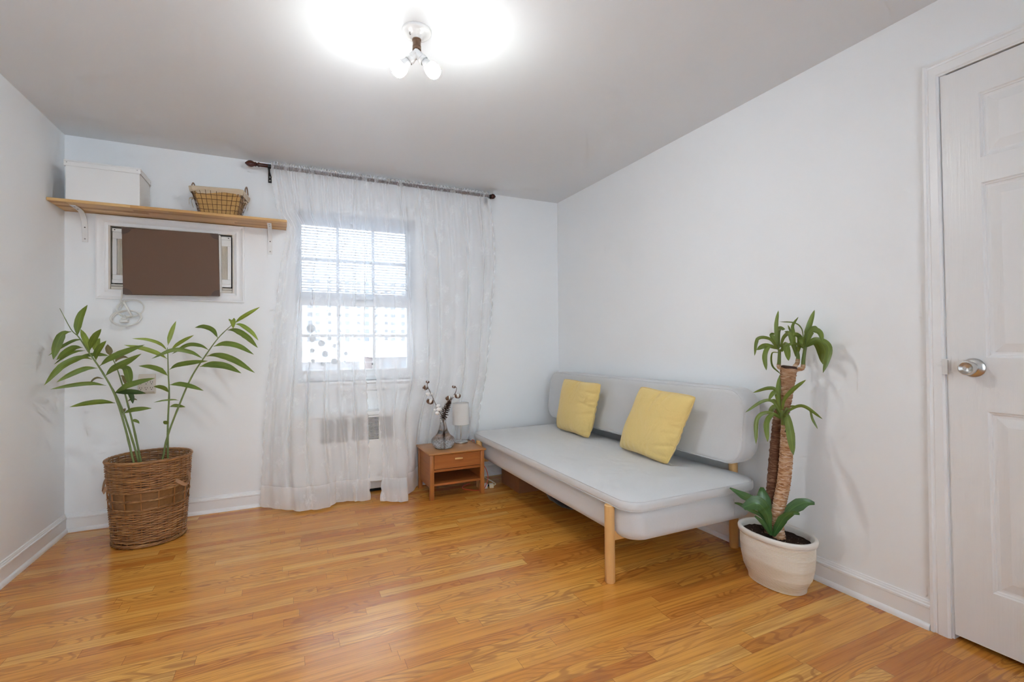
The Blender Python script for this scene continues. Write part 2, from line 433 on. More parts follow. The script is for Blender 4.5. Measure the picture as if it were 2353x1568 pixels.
    c2 = g.ramp(f, [(.28, (.16, .065, .028)), (.5, (.38, .21, .11)), (.75, (.56, .43, .33))])
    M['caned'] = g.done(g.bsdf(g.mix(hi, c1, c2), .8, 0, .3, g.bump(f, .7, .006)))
    M['cutwood'] = plain('cut_cane_top', (.045, .016, .010), .8, var=.3, sc=80)
    M['twig'] = plain('dry_twig', (.10, .055, .035), .7, var=.3, sc=60)
    M['cotton'] = plain('cotton_fluff', (.86, .85, .83), .95, var=.04, sc=60, bump=.5, spec=.1)
    M['husk'] = plain('cotton_husk', (.16, .075, .04), .6, var=.3, sc=60)
    M['cone'] = plain('pine_cone', (.06, .022, .013), .6, var=.35, sc=90)
    M['porcelain'] = plain('porcelain', (.82, .82, .80), .18, var=.015)
    M['bakelite'] = plain('brown_bakelite', (.17, .095, .055), .35, .3, .15)
    M['bulbneck'] = plain('bulb_neck', (.78, .78, .77), .4, var=.02)
    g = G('shade_fabric'); di = g.n('ShaderNodeBsdfDiffuse'); g.L(g.mix(g.noise(g.P(), 300, 2), (.90, .89, .87), (.94, .93, .91)), di.inputs[0])
    tl = g.n('ShaderNodeBsdfTranslucent'); tl.inputs[0].default_value = (.92, .90, .87, 1)
    mx = g.n('ShaderNodeMixShader'); mx.inputs[0].default_value = .3; g.L(di.outputs[0], mx.inputs[1]); g.L(tl.outputs[0], mx.inputs[2])
    M['shade'] = g.done(mx)
    # LED globe: dim beside the opaque neck, bright towards the tip (v runs from neck to tip)
    g = G('lit_bulb'); e = g.n('ShaderNodeEmission'); e.inputs[0].default_value = (.955, 1.0, 1.005, 1)
    v = g.xyz(g.UV())[1]
    g.L(g.math('ADD', BULB * .02, g.math('MULTIPLY', g.step(v, .42, .86), BULB)), e.inputs[1])
    M['lit'] = g.done(e)
    # outdoors
    M['snow'] = plain('snow', (.84, .86, .89), .9, var=.04, sc=.3)
    M['concrete'] = plain('pale_concrete', (.52, .53, .545), .8, var=.06, sc=.2)
    M['farglass'] = plain('far_window', (.17, .175, .185), .5, var=.3, sc=.3)
    g = G('pale_brick'); br = g.n('ShaderNodeTexBrick'); g.L(g.scale(g.O(), 1, 1, 1), br.inputs['Vector'])
    br.inputs['Color1'].default_value = (.15, .11, .10, 1); br.inputs['Color2'].default_value = (.19, .145, .13, 1); br.inputs['Mortar'].default_value = (.2, .185, .18, 1); br.inputs['Scale'].default_value = 2.0
    M['brick'] = g.done(g.bsdf(br.outputs['Color'], .9))
    M['bark'] = plain('snowy_bark', (.22, .21, .21), .9, var=.35, sc=4)
BULB = 145.0
make_materials()
SKY = 1.25
EXPO = 2.3
PL = json.loads('{"gstems":[[[-2.998,-0.425,0.36],[-3.019,-0.42,0.465],[-3.057,-0.411,0.651],[-3.106,-0.403,0.841],[-3.163,-0.394,0.971],[-3.223,-0.386,1.08],[-3.271,-0.377,1.168],[-3.304,-0.369,1.207],[-3.355,-0.36,1.323]],[[-2.975,-0.406,0.36],[-3.0,-0.4,0.459],[-3.047,-0.388,0.646],[-3.09,-0.376,0.788],[-3.124,-0.364,0.869],[-3.167,-0.352,0.947],[-3.202,-0.34,1.01]],[[-2.991,-0.337,0.36],[-3.007,-0.33,0.449],[-3.048,-0.314,0.666],[-3.077,-0.298,0.789],[-3.109,-0.282,0.913],[-3.142,-0.266,1.016],[-3.171,-0.25,1.068]],[[-2.887,-0.282,0.36],[-2.887,-0.28,0.457],[-2.888,-0.276,0.637],[-2.882,-0.272,0.828],[-2.887,-0.268,0.956],[-2.89,-0.264,1.074],[-2.893,-0.26,1.106]],[[-2.921,-0.333,0.36],[-2.902,-0.33,0.458],[-2.877,-0.326,0.591],[-2.825,-0.321,0.755],[-2.763,-0.317,0.923],[-2.7,-0.313,1.039],[-2.626,-0.309,1.159],[-2.559,-0.304,1.237],[-2.545,-0.3,1.254]]],"gleaves":[[0,0,0.041,[-3.303,-0.371,1.197],[-3.333,-0.391,1.183],[-3.35,-0.411,1.123],[-3.358,-0.431,1.046]],[0,0,0.037,[-3.276,-0.376,1.171],[-3.274,-0.376,1.224],[-3.261,-0.376,1.286],[-3.233,-0.376,1.344]],[0,0,0.033,[-3.252,-0.383,1.109],[-3.286,-0.383,1.109],[-3.323,-0.383,1.083],[-3.361,-0.383,1.043]],[0,0,0.014,[-3.239,-0.385,1.092],[-3.29,-0.358,1.087],[-3.343,-0.331,1.061],[-3.397,-0.305,1.017]],[0,0,0.017,[-3.253,-0.378,1.153],[-3.298,-0.345,1.149],[-3.356,-0.312,1.119],[-3.43,-0.278,1.066]],[0,1,0.029,[-3.22,-0.386,1.082],[-3.244,-0.352,1.14],[-3.268,-0.319,1.181],[-3.29,-0.286,1.213]],[0,0,0.035,[-3.22,-0.384,1.095],[-3.202,-0.411,1.139],[-3.177,-0.438,1.178],[-3.149,-0.464,1.209]],[0,0,0.033,[-3.209,-0.389,1.044],[-3.245,-0.429,1.055],[-3.314,-0.469,1.008],[-3.367,-0.509,0.916]],[2,0,0.021,[-3.172,-0.252,1.061],[-3.21,-0.285,1.069],[-3.25,-0.319,1.066],[-3.282,-0.352,1.056]],[0,0,0.027,[-3.185,-0.392,0.995],[-3.227,-0.419,0.995],[-3.279,-0.446,0.968],[-3.332,-0.472,0.927]],[0,0,0.022,[-3.145,-0.399,0.898],[-3.203,-0.433,0.914],[-3.273,-0.466,0.909],[-3.347,-0.499,0.894]],[0,2,0.01,[-3.156,-0.397,0.934],[-3.193,-0.37,0.941],[-3.222,-0.343,0.925],[-3.24,-0.317,0.896]],[0,0,0.027,[-3.104,-0.405,0.799],[-3.153,-0.438,0.812],[-3.211,-0.472,0.81],[-3.268,-0.505,0.798]],[1,0,0.031,[-3.207,-0.34,1.036],[-3.198,-0.36,1.077],[-3.176,-0.38,1.113],[-3.145,-0.4,1.146]],[1,0,0.036,[-3.191,-0.341,1.004],[-3.134,-0.381,1.049],[-3.052,-0.421,1.085],[-2.959,-0.461,1.122]],[1,0,0.035,[-3.163,-0.352,0.948],[-3.115,-0.399,0.991],[-3.046,-0.445,1.027],[-2.967,-0.492,1.072]],[1,0,0.033,[-3.12,-0.367,0.85],[-3.063,-0.407,0.886],[-2.988,-0.447,0.913],[-2.906,-0.487,0.936]],[1,3,0.03,[-3.116,-0.367,0.852],[-3.068,-0.387,0.858],[-3.012,-0.407,0.855],[-2.96,-0.427,0.847]],[1,0,0.025,[-3.075,-0.381,0.735],[-3.032,-0.414,0.755],[-2.974,-0.447,0.764],[-2.923,-0.481,0.767]],[2,2,0.033,[-3.168,-0.252,1.061],[-3.172,-0.252,1.085],[-3.178,-0.252,1.108],[-3.179,-0.252,1.127]],[2,1,0.033,[-3.238,-0.25,1.086],[-3.242,-0.223,1.113],[-3.243,-0.197,1.142],[-3.237,-0.17,1.163]],[2,2,0.019,[-3.141,-0.264,1.021],[-3.14,-0.224,1.041],[-3.126,-0.184,1.052],[-3.109,-0.144,1.046]],[2,0,0.042,[-3.117,-0.271,0.986],[-3.083,-0.297,0.986],[-3.065,-0.324,0.945],[-3.053,-0.351,0.884]],[2,2,0.019,[-3.117,-0.277,0.944],[-3.103,-0.277,0.939],[-3.095,-0.277,0.915],[-3.088,-0.277,0.887]],[2,3,0.026,[-3.092,-0.29,0.855],[-3.07,-0.29,0.845],[-3.058,-0.29,0.816],[-3.053,-0.29,0.779]],[2,2,0.01,[-3.077,-0.298,0.795],[-3.067,-0.271,0.803],[-3.054,-0.244,0.801],[-3.049,-0.218,0.792]],[2,0,0.017,[-3.051,-0.312,0.688],[-3.037,-0.325,0.686],[-3.021,-0.339,0.68],[-3.008,-0.352,0.669]],[1,2,0.016,[-3.08,-0.381,0.736],[-3.077,-0.381,0.745],[-3.071,-0.381,0.755],[-3.064,-0.381,0.764]],[3,1,0.025,[-2.89,-0.26,1.118],[-2.882,-0.26,1.163],[-2.867,-0.26,1.217],[-2.849,-0.26,1.266]],[3,1,0.018,[-2.892,-0.262,1.087],[-2.921,-0.289,1.127],[-2.978,-0.316,1.153],[-3.044,-0.342,1.159]],[3,1,0.026,[-2.891,-0.265,1.036],[-2.925,-0.292,1.067],[-2.996,-0.319,1.101],[-3.08,-0.345,1.122]],[3,1,0.021,[-2.874,-0.262,1.09],[-2.843,-0.282,1.12],[-2.8,-0.302,1.15],[-2.748,-0.322,1.18]],[3,0,0.03,[-2.888,-0.269,0.935],[-2.914,-0.302,0.969],[-2.96,-0.335,0.993],[-3.008,-0.369,1.001]],[3,0,0.029,[-2.881,-0.267,0.973],[-2.833,-0.314,1.0],[-2.755,-0.361,1.015],[-2.666,-0.407,1.024]],[3,0,0.029,[-2.881,-0.27,0.88],[-2.824,-0.31,0.886],[-2.757,-0.35,0.871],[-2.69,-0.39,0.846]],[3,0,0.025,[-2.884,-0.272,0.835],[-2.901,-0.292,0.861],[-2.922,-0.312,0.874],[-2.946,-0.332,0.878]],[3,0,0.01,[-2.833,-0.273,0.784],[-2.857,-0.293,0.792],[-2.902,-0.313,0.792],[-2.946,-0.333,0.785]],[3,0,0.02,[-2.88,-0.274,0.748],[-2.852,-0.294,0.757],[-2.823,-0.314,0.755],[-2.79,-0.334,0.749]],[3,0,0.023,[-2.887,-0.276,0.644],[-2.891,-0.289,0.652],[-2.896,-0.303,0.662],[-2.901,-0.316,0.671]],[4,0,0.03,[-2.626,-0.309,1.162],[-2.658,-0.282,1.212],[-2.709,-0.255,1.234],[-2.757,-0.229,1.229]],[4,0,0.023,[-2.673,-0.311,1.088],[-2.721,-0.285,1.116],[-2.792,-0.258,1.12],[-2.875,-0.231,1.066]],[4,0,0.025,[-2.701,-0.313,1.034],[-2.757,-0.347,1.075],[-2.841,-0.38,1.091],[-2.938,-0.413,1.042]],[4,1,0.024,[-2.538,-0.3,1.253],[-2.504,-0.314,1.284],[-2.454,-0.327,1.319],[-2.394,-0.34,1.358]],[4,1,0.034,[-2.549,-0.301,1.25],[-2.55,-0.341,1.273],[-2.54,-0.381,1.262],[-2.534,-0.421,1.217]],[4,1,0.026,[-2.535,-0.301,1.25],[-2.498,-0.321,1.243],[-2.442,-0.341,1.199],[-2.402,-0.361,1.145]],[4,0,0.037,[-2.575,-0.306,1.212],[-2.529,-0.339,1.208],[-2.462,-0.372,1.167],[-2.403,-0.406,1.099]],[4,0,0.034,[-2.649,-0.311,1.11],[-2.588,-0.344,1.127],[-2.51,-0.377,1.111],[-2.424,-0.411,1.058]],[4,0,0.038,[-2.686,-0.313,1.051],[-2.624,-0.353,1.057],[-2.53,-0.393,1.026],[-2.418,-0.433,0.946]],[4,0,0.042,[-2.719,-0.315,0.988],[-2.655,-0.355,1.0],[-2.572,-0.395,0.988],[-2.49,-0.435,0.946]]],"ytrunks":[[0.0212,0.0335,[-0.197,-2.238,0.218],[-0.194,-2.243,0.33],[-0.189,-2.25,0.432],[-0.181,-2.262,0.589],[-0.174,-2.274,0.719],[-0.166,-2.286,0.811],[-0.158,-2.299,0.902],[-0.152,-2.309,0.989]],[0.0269,0.0276,[-0.214,-2.295,0.224],[-0.218,-2.288,0.294],[-0.212,-2.298,0.376],[-0.205,-2.31,0.45],[-0.2,-2.317,0.522],[-0.197,-2.322,0.603],[-0.194,-2.326,0.675],[-0.193,-2.328,0.703]]],"yshoots":[[0.0083,[-0.166,-2.287,0.986],[-0.173,-2.275,0.993],[-0.173,-2.276,1.019],[-0.172,-2.277,1.051]],[0.0083,[-0.103,-2.312,1.004],[-0.1,-2.316,1.018],[-0.099,-2.317,1.041],[-0.1,-2.316,1.064]],[0.0087,[-0.123,-2.335,0.983],[-0.115,-2.349,0.99],[-0.113,-2.351,1.024],[-0.11,-2.355,1.06]],[0.0086,[-0.216,-2.32,0.696],[-0.215,-2.322,0.723],[-0.215,-2.32,0.746],[-0.216,-2.319,0.777]]],"yleaves":[[0,0.02,[-0.173,-2.275,1.07],[-0.164,-2.26,1.13],[-0.151,-2.25,1.192],[-0.134,-2.248,1.258]],[0,0.017,[-0.176,-2.271,1.074],[-0.206,-2.253,1.123],[-0.246,-2.221,1.122],[-0.265,-2.219,1.045]],[0,0.024,[-0.178,-2.267,1.079],[-0.221,-2.259,1.091],[-0.26,-2.257,1.089],[-0.299,-2.256,1.073]],[0,0.022,[-0.176,-2.271,1.079],[-0.215,-2.259,1.089],[-0.247,-2.259,1.047],[-0.265,-2.279,0.98]],[0,0.028,[-0.173,-2.276,1.084],[-0.149,-2.253,1.145],[-0.119,-2.241,1.171],[-0.08,-2.243,1.171]],[0,0.009,[-0.174,-2.274,1.06],[-0.166,-2.236,1.055],[-0.144,-2.221,0.997],[-0.103,-2.237,0.952]],[0,0.028,[-0.168,-2.282,1.065],[-0.185,-2.316,1.097],[-0.208,-2.339,1.066],[-0.232,-2.362,1.025]],[0,0.019,[-0.172,-2.277,1.079],[-0.169,-2.241,1.131],[-0.153,-2.227,1.145],[-0.128,-2.227,1.148]],[0,0.018,[-0.169,-2.281,1.084],[-0.198,-2.316,1.129],[-0.22,-2.36,1.146],[-0.25,-2.393,1.097]],[1,0.024,[-0.102,-2.312,1.041],[-0.108,-2.302,1.097],[-0.117,-2.289,1.148],[-0.127,-2.272,1.158]],[1,0.014,[-0.104,-2.309,1.06],[-0.09,-2.291,1.148],[-0.074,-2.277,1.187],[-0.044,-2.285,1.227]],[1,0.011,[-0.104,-2.309,1.074],[-0.085,-2.28,1.144],[-0.063,-2.255,1.169],[-0.041,-2.23,1.191]],[1,0.006,[-0.087,-2.336,1.124],[-0.082,-2.324,1.171],[-0.088,-2.295,1.198],[-0.112,-2.237,1.206]],[1,0.021,[-0.1,-2.315,1.051],[-0.118,-2.337,1.097],[-0.14,-2.352,1.129],[-0.17,-2.354,1.138]],[1,0.011,[-0.102,-2.312,1.051],[-0.135,-2.311,1.097],[-0.17,-2.306,1.088],[-0.2,-2.307,1.066]],[2,0.026,[-0.11,-2.355,1.069],[-0.099,-2.353,1.124],[-0.08,-2.363,1.188],[-0.061,-2.373,1.254]],[2,0.027,[-0.109,-2.357,1.083],[-0.109,-2.387,1.155],[-0.107,-2.421,1.149],[-0.114,-2.439,1.106]],[2,0.028,[-0.107,-2.36,1.088],[-0.11,-2.406,1.119],[-0.107,-2.46,1.083],[-0.142,-2.456,0.973]],[2,0.021,[-0.105,-2.364,1.088],[-0.076,-2.379,1.099],[-0.054,-2.385,1.064],[-0.035,-2.385,1.012]],[2,0.019,[-0.11,-2.355,1.083],[-0.145,-2.36,1.128],[-0.182,-2.362,1.142],[-0.219,-2.363,1.14]],[2,0.023,[-0.108,-2.359,1.097],[-0.075,-2.361,1.156],[-0.042,-2.363,1.172],[-0.02,-2.36,1.154]],[2,0.03,[-0.108,-2.359,1.088],[-0.082,-2.401,1.11],[-0.069,-2.421,1.065],[-0.074,-2.413,1.007]],[2,0.012,[-0.112,-2.352,1.079],[-0.143,-2.344,1.097],[-0.173,-2.337,1.102],[-0.209,-2.319,1.075]],[2,0.022,[-0.11,-2.355,1.079],[-0.143,-2.363,1.106],[-0.172,-2.378,1.128],[-0.195,-2.402,1.097]],[3,0.022,[-0.219,-2.314,0.772],[-0.21,-2.299,0.847],[-0.198,-2.289,0.9],[-0.181,-2.286,0.959]],[3,0.017,[-0.221,-2.311,0.799],[-0.228,-2.3,0.884],[-0.245,-2.273,0.897],[-0.279,-2.22,0.874]],[3,0.018,[-0.216,-2.32,0.804],[-0.229,-2.339,0.852],[-0.228,-2.38,0.9],[-0.22,-2.432,0.945]],[3,0.014,[-0.22,-2.313,0.786],[-0.25,-2.296,0.84],[-0.286,-2.268,0.837],[-0.335,-2.222,0.786]],[3,0.023,[-0.221,-2.311,0.804],[-0.248,-2.319,0.869],[-0.278,-2.322,0.88],[-0.31,-2.321,0.849]],[3,0.028,[-0.22,-2.313,0.772],[-0.209,-2.291,0.805],[-0.203,-2.261,0.801],[-0.194,-2.234,0.773]],[3,0.019,[-0.22,-2.313,0.768],[-0.261,-2.279,0.789],[-0.297,-2.252,0.756],[-0.312,-2.257,0.644]],[3,0.024,[-0.22,-2.313,0.763],[-0.263,-2.305,0.783],[-0.302,-2.303,0.746],[-0.326,-2.326,0.669]],[3,0.035,[-0.214,-2.323,0.769],[-0.242,-2.359,0.78],[-0.27,-2.393,0.722],[-0.3,-2.426,0.629]],[3,0.016,[-0.213,-2.324,0.773],[-0.206,-2.355,0.808],[-0.19,-2.4,0.825],[-0.162,-2.464,0.776]],[3,0.011,[-0.169,-2.394,0.821],[-0.16,-2.408,0.807],[-0.155,-2.416,0.768],[-0.145,-2.432,0.727]],[3,0.018,[-0.22,-2.313,0.781],[-0.209,-2.291,0.814],[-0.197,-2.27,0.834],[-0.188,-2.244,0.84]],[3,0.012,[-0.214,-2.323,0.778],[-0.192,-2.317,0.798],[-0.168,-2.315,0.81],[-0.136,-2.327,0.817]]],"eleaves":[[[0.012,0.021,0.046,0.066,0.025],[-0.255,-2.286,0.231],[-0.269,-2.287,0.286],[-0.285,-2.285,0.34],[-0.315,-2.262,0.379],[-0.355,-2.222,0.354]],[[0.01,0.017,0.019,0.008],[-0.256,-2.285,0.232],[-0.272,-2.278,0.261],[-0.292,-2.264,0.294],[-0.314,-2.249,0.317]],[[0.013,0.025,0.063,0.063,0.013],[-0.256,-2.284,0.238],[-0.249,-2.267,0.291],[-0.246,-2.245,0.345],[-0.237,-2.23,0.405],[-0.226,-2.22,0.428]],[[0.01,0.021,0.034,0.036,0.006],[-0.256,-2.284,0.238],[-0.263,-2.259,0.306],[-0.275,-2.227,0.367],[-0.299,-2.175,0.388],[-0.323,-2.122,0.412]],[[0.008,0.013,0.017,0.021,0.006],[-0.256,-2.285,0.234],[-0.261,-2.249,0.302],[-0.276,-2.196,0.323],[-0.287,-2.151,0.336],[-0.289,-2.12,0.335]],[[0.014,0.033,0.039,0.02,0.01],[-0.251,-2.293,0.23],[-0.251,-2.32,0.287],[-0.251,-2.348,0.333],[-0.248,-2.381,0.361],[-0.245,-2.413,0.368]],[[0.012,0.025,0.045,0.054,0.012],[-0.251,-2.293,0.234],[-0.224,-2.317,0.303],[-0.194,-2.344,0.36],[-0.159,-2.382,0.395],[-0.132,-2.406,0.394]]],"twigL":[[-1.178,-0.284,0.47],[-1.184,-0.281,0.557],[-1.21,-0.28,0.614],[-1.236,-0.279,0.667],[-1.27,-0.263,0.751],[-1.288,-0.243,0.801],[-1.285,-0.234,0.83]],"twigR":[[-1.176,-0.285,0.47],[-1.175,-0.285,0.557],[-1.139,-0.269,0.64],[-1.112,-0.282,0.695],[-1.088,-0.304,0.748],[-1.081,-0.308,0.781],[-1.091,-0.303,0.794]],"bollsL":[[-1.305,-0.246,0.793,0.0194,1],[-1.311,-0.243,0.778,0.0143,0],[-1.292,-0.274,0.743,0.0194,0],[-1.263,-0.255,0.746,0.0168,0],[-1.276,-0.271,0.691,0.0246,1],[-1.222,-0.296,0.655,0.0181,0],[-1.217,-0.299,0.63,0.022,0],[-1.23,-0.304,0.602,0.022,0],[-1.241,-0.277,0.625,0.0117,0]],"bollsR":[[-1.137,-0.281,0.707,0.0207,1],[-1.139,-0.28,0.684,0.0155,0],[-1.08,-0.33,0.726,0.0207,1],[-1.094,-0.301,0.718,0.0143,0]],"huskL":[-1.284,-0.234,0.833],"huskR":[-1.099,-0.299,0.793],"cone":[[-1.185,-0.303,0.534],[-1.184,-0.303,0.563],[-1.175,-0.319,0.616],[-1.159,-0.332,0.655],[-1.147,-0.343,0.686]],"conew":0.0291}')
# ================================================================== ROOM SHELL
def struct(o, label, cat): return tag(o, label, cat, None, 'structure')
T = .22
fl = MB().box(-W - T, T + .9, YF - T, 0.0, -.06, 0).build('floor', M['floor'])
struct(fl, 'glossy orange oak strip floor with boards running along the window wall', 'floor')
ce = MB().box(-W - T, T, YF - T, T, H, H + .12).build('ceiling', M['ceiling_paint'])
struct(ce, 'plain grey-white painted ceiling around the bare bulb light', 'ceiling')
# back wall with the window opening and the air-conditioner opening
WX0, WX1, WZ0, WZ1 = -2.185, -1.315, .845, 2.10
AX0, AX1, AZ0, AZ1 = -3.245, -2.563, 1.462, 1.880
m = MB()
xs = [-W - T, AX0, AX1, WX0, WX1, T]; zs = [-.06, WZ0, AZ0, AZ1, WZ1, H]
for i in range(5):
    for j in range(5):
        a, b, c, d = xs[i], xs[i + 1], zs[j], zs[j + 1]
        if i == 1 and j == 2: continue
        if i == 3 and j in (1, 2, 3): continue
        m.box(a, b, 0, T, c, d)
wb = m.build('wall_back', M['wall_paint']); struct(wb, 'white wall with the lace-curtained window and the wooden shelf', 'wall')
wl = MB().box(-W - T, -W, YF - T, 0, -.06, H).build('wall_left', M['wall_paint']); struct(wl, 'bare white side wall left of the wicker basket', 'wall')
DY0, DY1, DZ = -3.625, -2.836, 2.112
m = MB()
m.box(0, T, DY1, 0, -.06, H); m.box(0, T, DY0, DY1, DZ, H); m.box(0, T, YF - T, DY0, -.06, H)
wr = m.build('wall_right', M['wall_paint']); struct(wr, 'white side wall behind the grey daybed and the potted cane plant', 'wall')
FX0, FX1, FZ0, FZ1 = -3.35, -1.00, .40, 2.16
m = MB(); m.box(-W, FX0, YF - T, YF, -.06, H); m.box(FX1, 0, YF - T, YF, -.06, H); m.box(FX0, FX1, YF - T, YF, -.06, FZ0); m.box(FX0, FX1, YF - T, YF, FZ1, H)
wf = m.build('wall_front', M['wall_paint']); struct(wf, 'plain white wall facing the window', 'wall')
m = MB().box(.86, .92, DY0 - .2, DY1 + .2, 0, H); m.box(T, .9, DY0 - .26, DY0 - .2, 0, H); m.box(T, .9, DY1 + .2, DY1 + .26, 0, H); m.box(T, .9, DY0 - .26, DY1 + .26, H, H + .06)
wc = m.build('wall_light_block', M['dark']); struct(wc, 'unseen black walls added beyond the white panel door to keep light out', 'wall')  # added unseen box, painted black as shade, stops sky light at the door gap

# baseboards: moulded board with a quarter-round shoe
BP = [(0, 0), (.024, 0), (.0235, .008), (.021, .015), (.017, .020), (.0125, .023), (.0125, .078), (.0155, .080), (.0165, .085), (.0155, .090), (.0105, .093), (.0095, .099), (.007, .102), (.006, .107), (0, .109)]
def bb(name, segs, label):
    m = MB()
    for f0, f1 in segs: m.prism(BP, f0, f1)
    return struct(m.build(name, M['trim'], ang=25), label, 'baseboard')
bb('baseboard_back', [(lambda p: (-W, -p[0], p[1]), lambda p: (-2.207, -p[0], p[1])), (lambda p: (-1.363, -p[0], p[1]), lambda p: (0, -p[0], p[1]))], 'white moulded baseboard under the window wall')
bb('baseboard_left', [(lambda p: (-W + p[0], 0, p[1]), lambda p: (-W + p[0], YF, p[1]))], 'white moulded baseboard along the bare left wall')
bb('baseboard_right', [(lambda p: (-p[0], 0, p[1]), lambda p: (-p[0], -2.768, p[1])), (lambda p: (-p[0], DY0 - .065, p[1]), lambda p: (-p[0], YF, p[1]))], 'white moulded baseboard behind the daybed up to the door casing')

# ------------------------------------------------------------------ window
win = thing('window_1', 'white double-hung window behind lace curtains', 'window', (-1.75, .08, WZ0), None, 'structure')
fr = MB()
fr.box(WX0, WX0 + .025, .03, .13, WZ0, WZ1); fr.box(WX1 - .035, WX1, .03, .13, WZ0, WZ1)
fr.box(WX0 + .025, WX1 - .035, .031, .129, WZ1 - .03, WZ1); fr.box(WX0 + .025, WX1 - .035, .031, .129, WZ0, WZ0 + .03)
fr.build('frame', M['vinyl'], win)
def sash(name, y0, y1, gx0, gx1, gz0, gz1, bx0, bx1, bz0, bz1, xs, zm, mat):
    m = MB()
    m.box(bx0, gx0, y0, y1, bz0, bz1, .003, 1); m.box(gx1, bx1, y0, y1, bz0, bz1, .003, 1)
    m.box(gx0 - .002, gx1 + .002, y0, y1, bz0, gz0, .003, 1); m.box(gx0 - .002, gx1 + .002, y0, y1, gz1, bz1, .003, 1)
    o = m.build(name, mat, win)
    yc = (y0 + y1) / 2
    mu = MB()
    for x in xs: mu.box(x - .011, x + .011, yc - .007, yc + .007, gz0 - .002, gz1 + .002, .002, 1)
    mu.box(gx0 - .002, gx1 + .002, yc - .0065, yc + .0065, zm - .011, zm + .011, .002, 1)
    mu.build('muntins', mat, o)
    MB().box(gx0 - .004, gx1 + .004, yc + .010, yc + .013, gz0 - .004, gz1 + .004).build('pane', M['glass'], o)
    return o
up = sash('upper_sash', .085, .115, -2.140, -1.374, 1.512, 2.012, -2.165, -1.345, 1.455, 2.072, (-1.889, -1.627), 1.755, M['vinyl'])
lo = sash('lower_sash', .045, .080, -2.140, -1.374, .928, 1.408, -2.165, -1.345, .872, 1.468, (-1.889, -1.627), 1.185, M['vinyl'])
MB().box(-1.80, -1.71, .032, .046, 1.452, 1.470, .003, 1).build('sash_lock', M['window_grey'], lo)
# round frosted stickers on the lower pane
sd = [(380, 545, 72), (400, 720, 52), (540, 790, 54), (662, 715, 32), (738, 830, 33), (400, 905, 36), (597, 962, 54), (925, 960, 32), (410, 1072, 31), (740, 1085, 52), (560, 1125, 36), (910, 1090, 18), (1366, 1143, 18)]
for (px, py, rr) in sd:
    x = lerp(-2.140, -1.374, (px - 245) / 1712.0); z = lerp(1.408, .928, (py - 180) / 1045.0); r = rr / 1712 * .766
    st = MB().lathe([(r, 0), (r, .0012)], (x, .0705, z), 28, (0, 1, 0), True, True).build('round_sticker', M['sticker'], lo, smooth=False)
    st['label'] = 'round frosted grey sticker on the pane'
st = MB().box(WX0 - .012, WX1 + .012, -.026, .04, WZ0 - .022, WZ0, .006)
st.box(WX0 - .012, WX1 + .012, -.012, 0, WZ0 - .075, WZ0 - .022, .003)
st.build('sill', M['trim'], win)
# mini blind
bl = thing('window_blind', 'half-lowered white mini blind in front of the upper sash', 'blind', (-1.75, .02, 2.07))
MB().box(-2.1845, -1.3155, -.003, .040, 2.044, 2.0995, .003, 1).build('headrail', M['blind'], bl)
m = MB(); z = 2.036; k = 0
while z > 1.478:
    pr = [(-.0125, -.0012), (-.006, .0006), (0, .0011), (.006, .0006), (.0125, -.0012), (.0125, -.0017), (.006, .0001), (0, .0006), (-.006, .0001), (-.0125, -.0017)]
    tl = -.20
    pr2 = [(a * math.cos(tl) - b * math.sin(tl), a * math.sin(tl) + b * math.cos(tl)) for a, b in pr]
    m.prism(pr2, lambda p: (-2.174, .019 + p[0], z + p[1]), lambda p: (-1.328, .019 + p[0], z + p[1]))
    z -= .0200
m.build('slats', M['blind'], bl, 60)
MB().box(-2.174, -1.328, .008, .030, 1.458, 1.472, .003, 1).build('bottom_rail', M['blind'], bl)
for x in (-2.02, -1.75, -1.48):
    MB().tube([(x, .005, 2.05), (x, .005, 1.46)], .0009, 5).build('ladder_cord', M['blind'], bl)
MB().tube(catmull([(-1.69, .0, 2.05), (-1.688, -.004, 1.9), (-1.684, -.006, 1.72), (-1.69, -.005, 1.62)], 6), .0016, 6).lathe([(.001, 0), (.004, .006), (.005, .02), (.002, .03)], (-1.69, -.005, 1.592), 10, (0, 0, 1), True, True).build('pull_cord', M['blind'], bl)

w2 = thing('added_fill_window', 'wide white window out of view, added for fill daylight, facing the lace curtains', 'window', (-1.85, YF, FZ0), None, 'structure')  # unseen window, added to fill the room with daylight
m = MB()
for a, b in ((FX0, FX0 + .05), (-2.205, -2.145), (FX1 - .05, FX1)): m.box(a, b, YF - .12, YF - .06, FZ0, FZ1, .003, 1)
for a, b in ((FZ0, FZ0 + .05), (FZ1 - .05, FZ1)): m.box(FX0 + .04, FX1 - .04, YF - .118, YF - .062, a, b, .003, 1)
m.build('frame', M['vinyl'], w2)
for a, b in ((FX0 + .045, -2.20), (-2.15, FX1 - .045)): MB().box(a, b, YF - .095, YF - .091, FZ0 + .045, FZ1 - .045).build('pane', M['glass'], w2)
MB().box(FX0 - .03, FX1 + .03, YF - .06, YF + .03, FZ0 - .022, FZ0, .005).build('sill', M['trim'], w2)
# ------------------------------------------------------------------ door, casing
dl = math.radians(0)
door = thing('door_1', 'white six-panel door with a brushed steel knob', 'door', (0, -3.2, 0), None, 'structure')
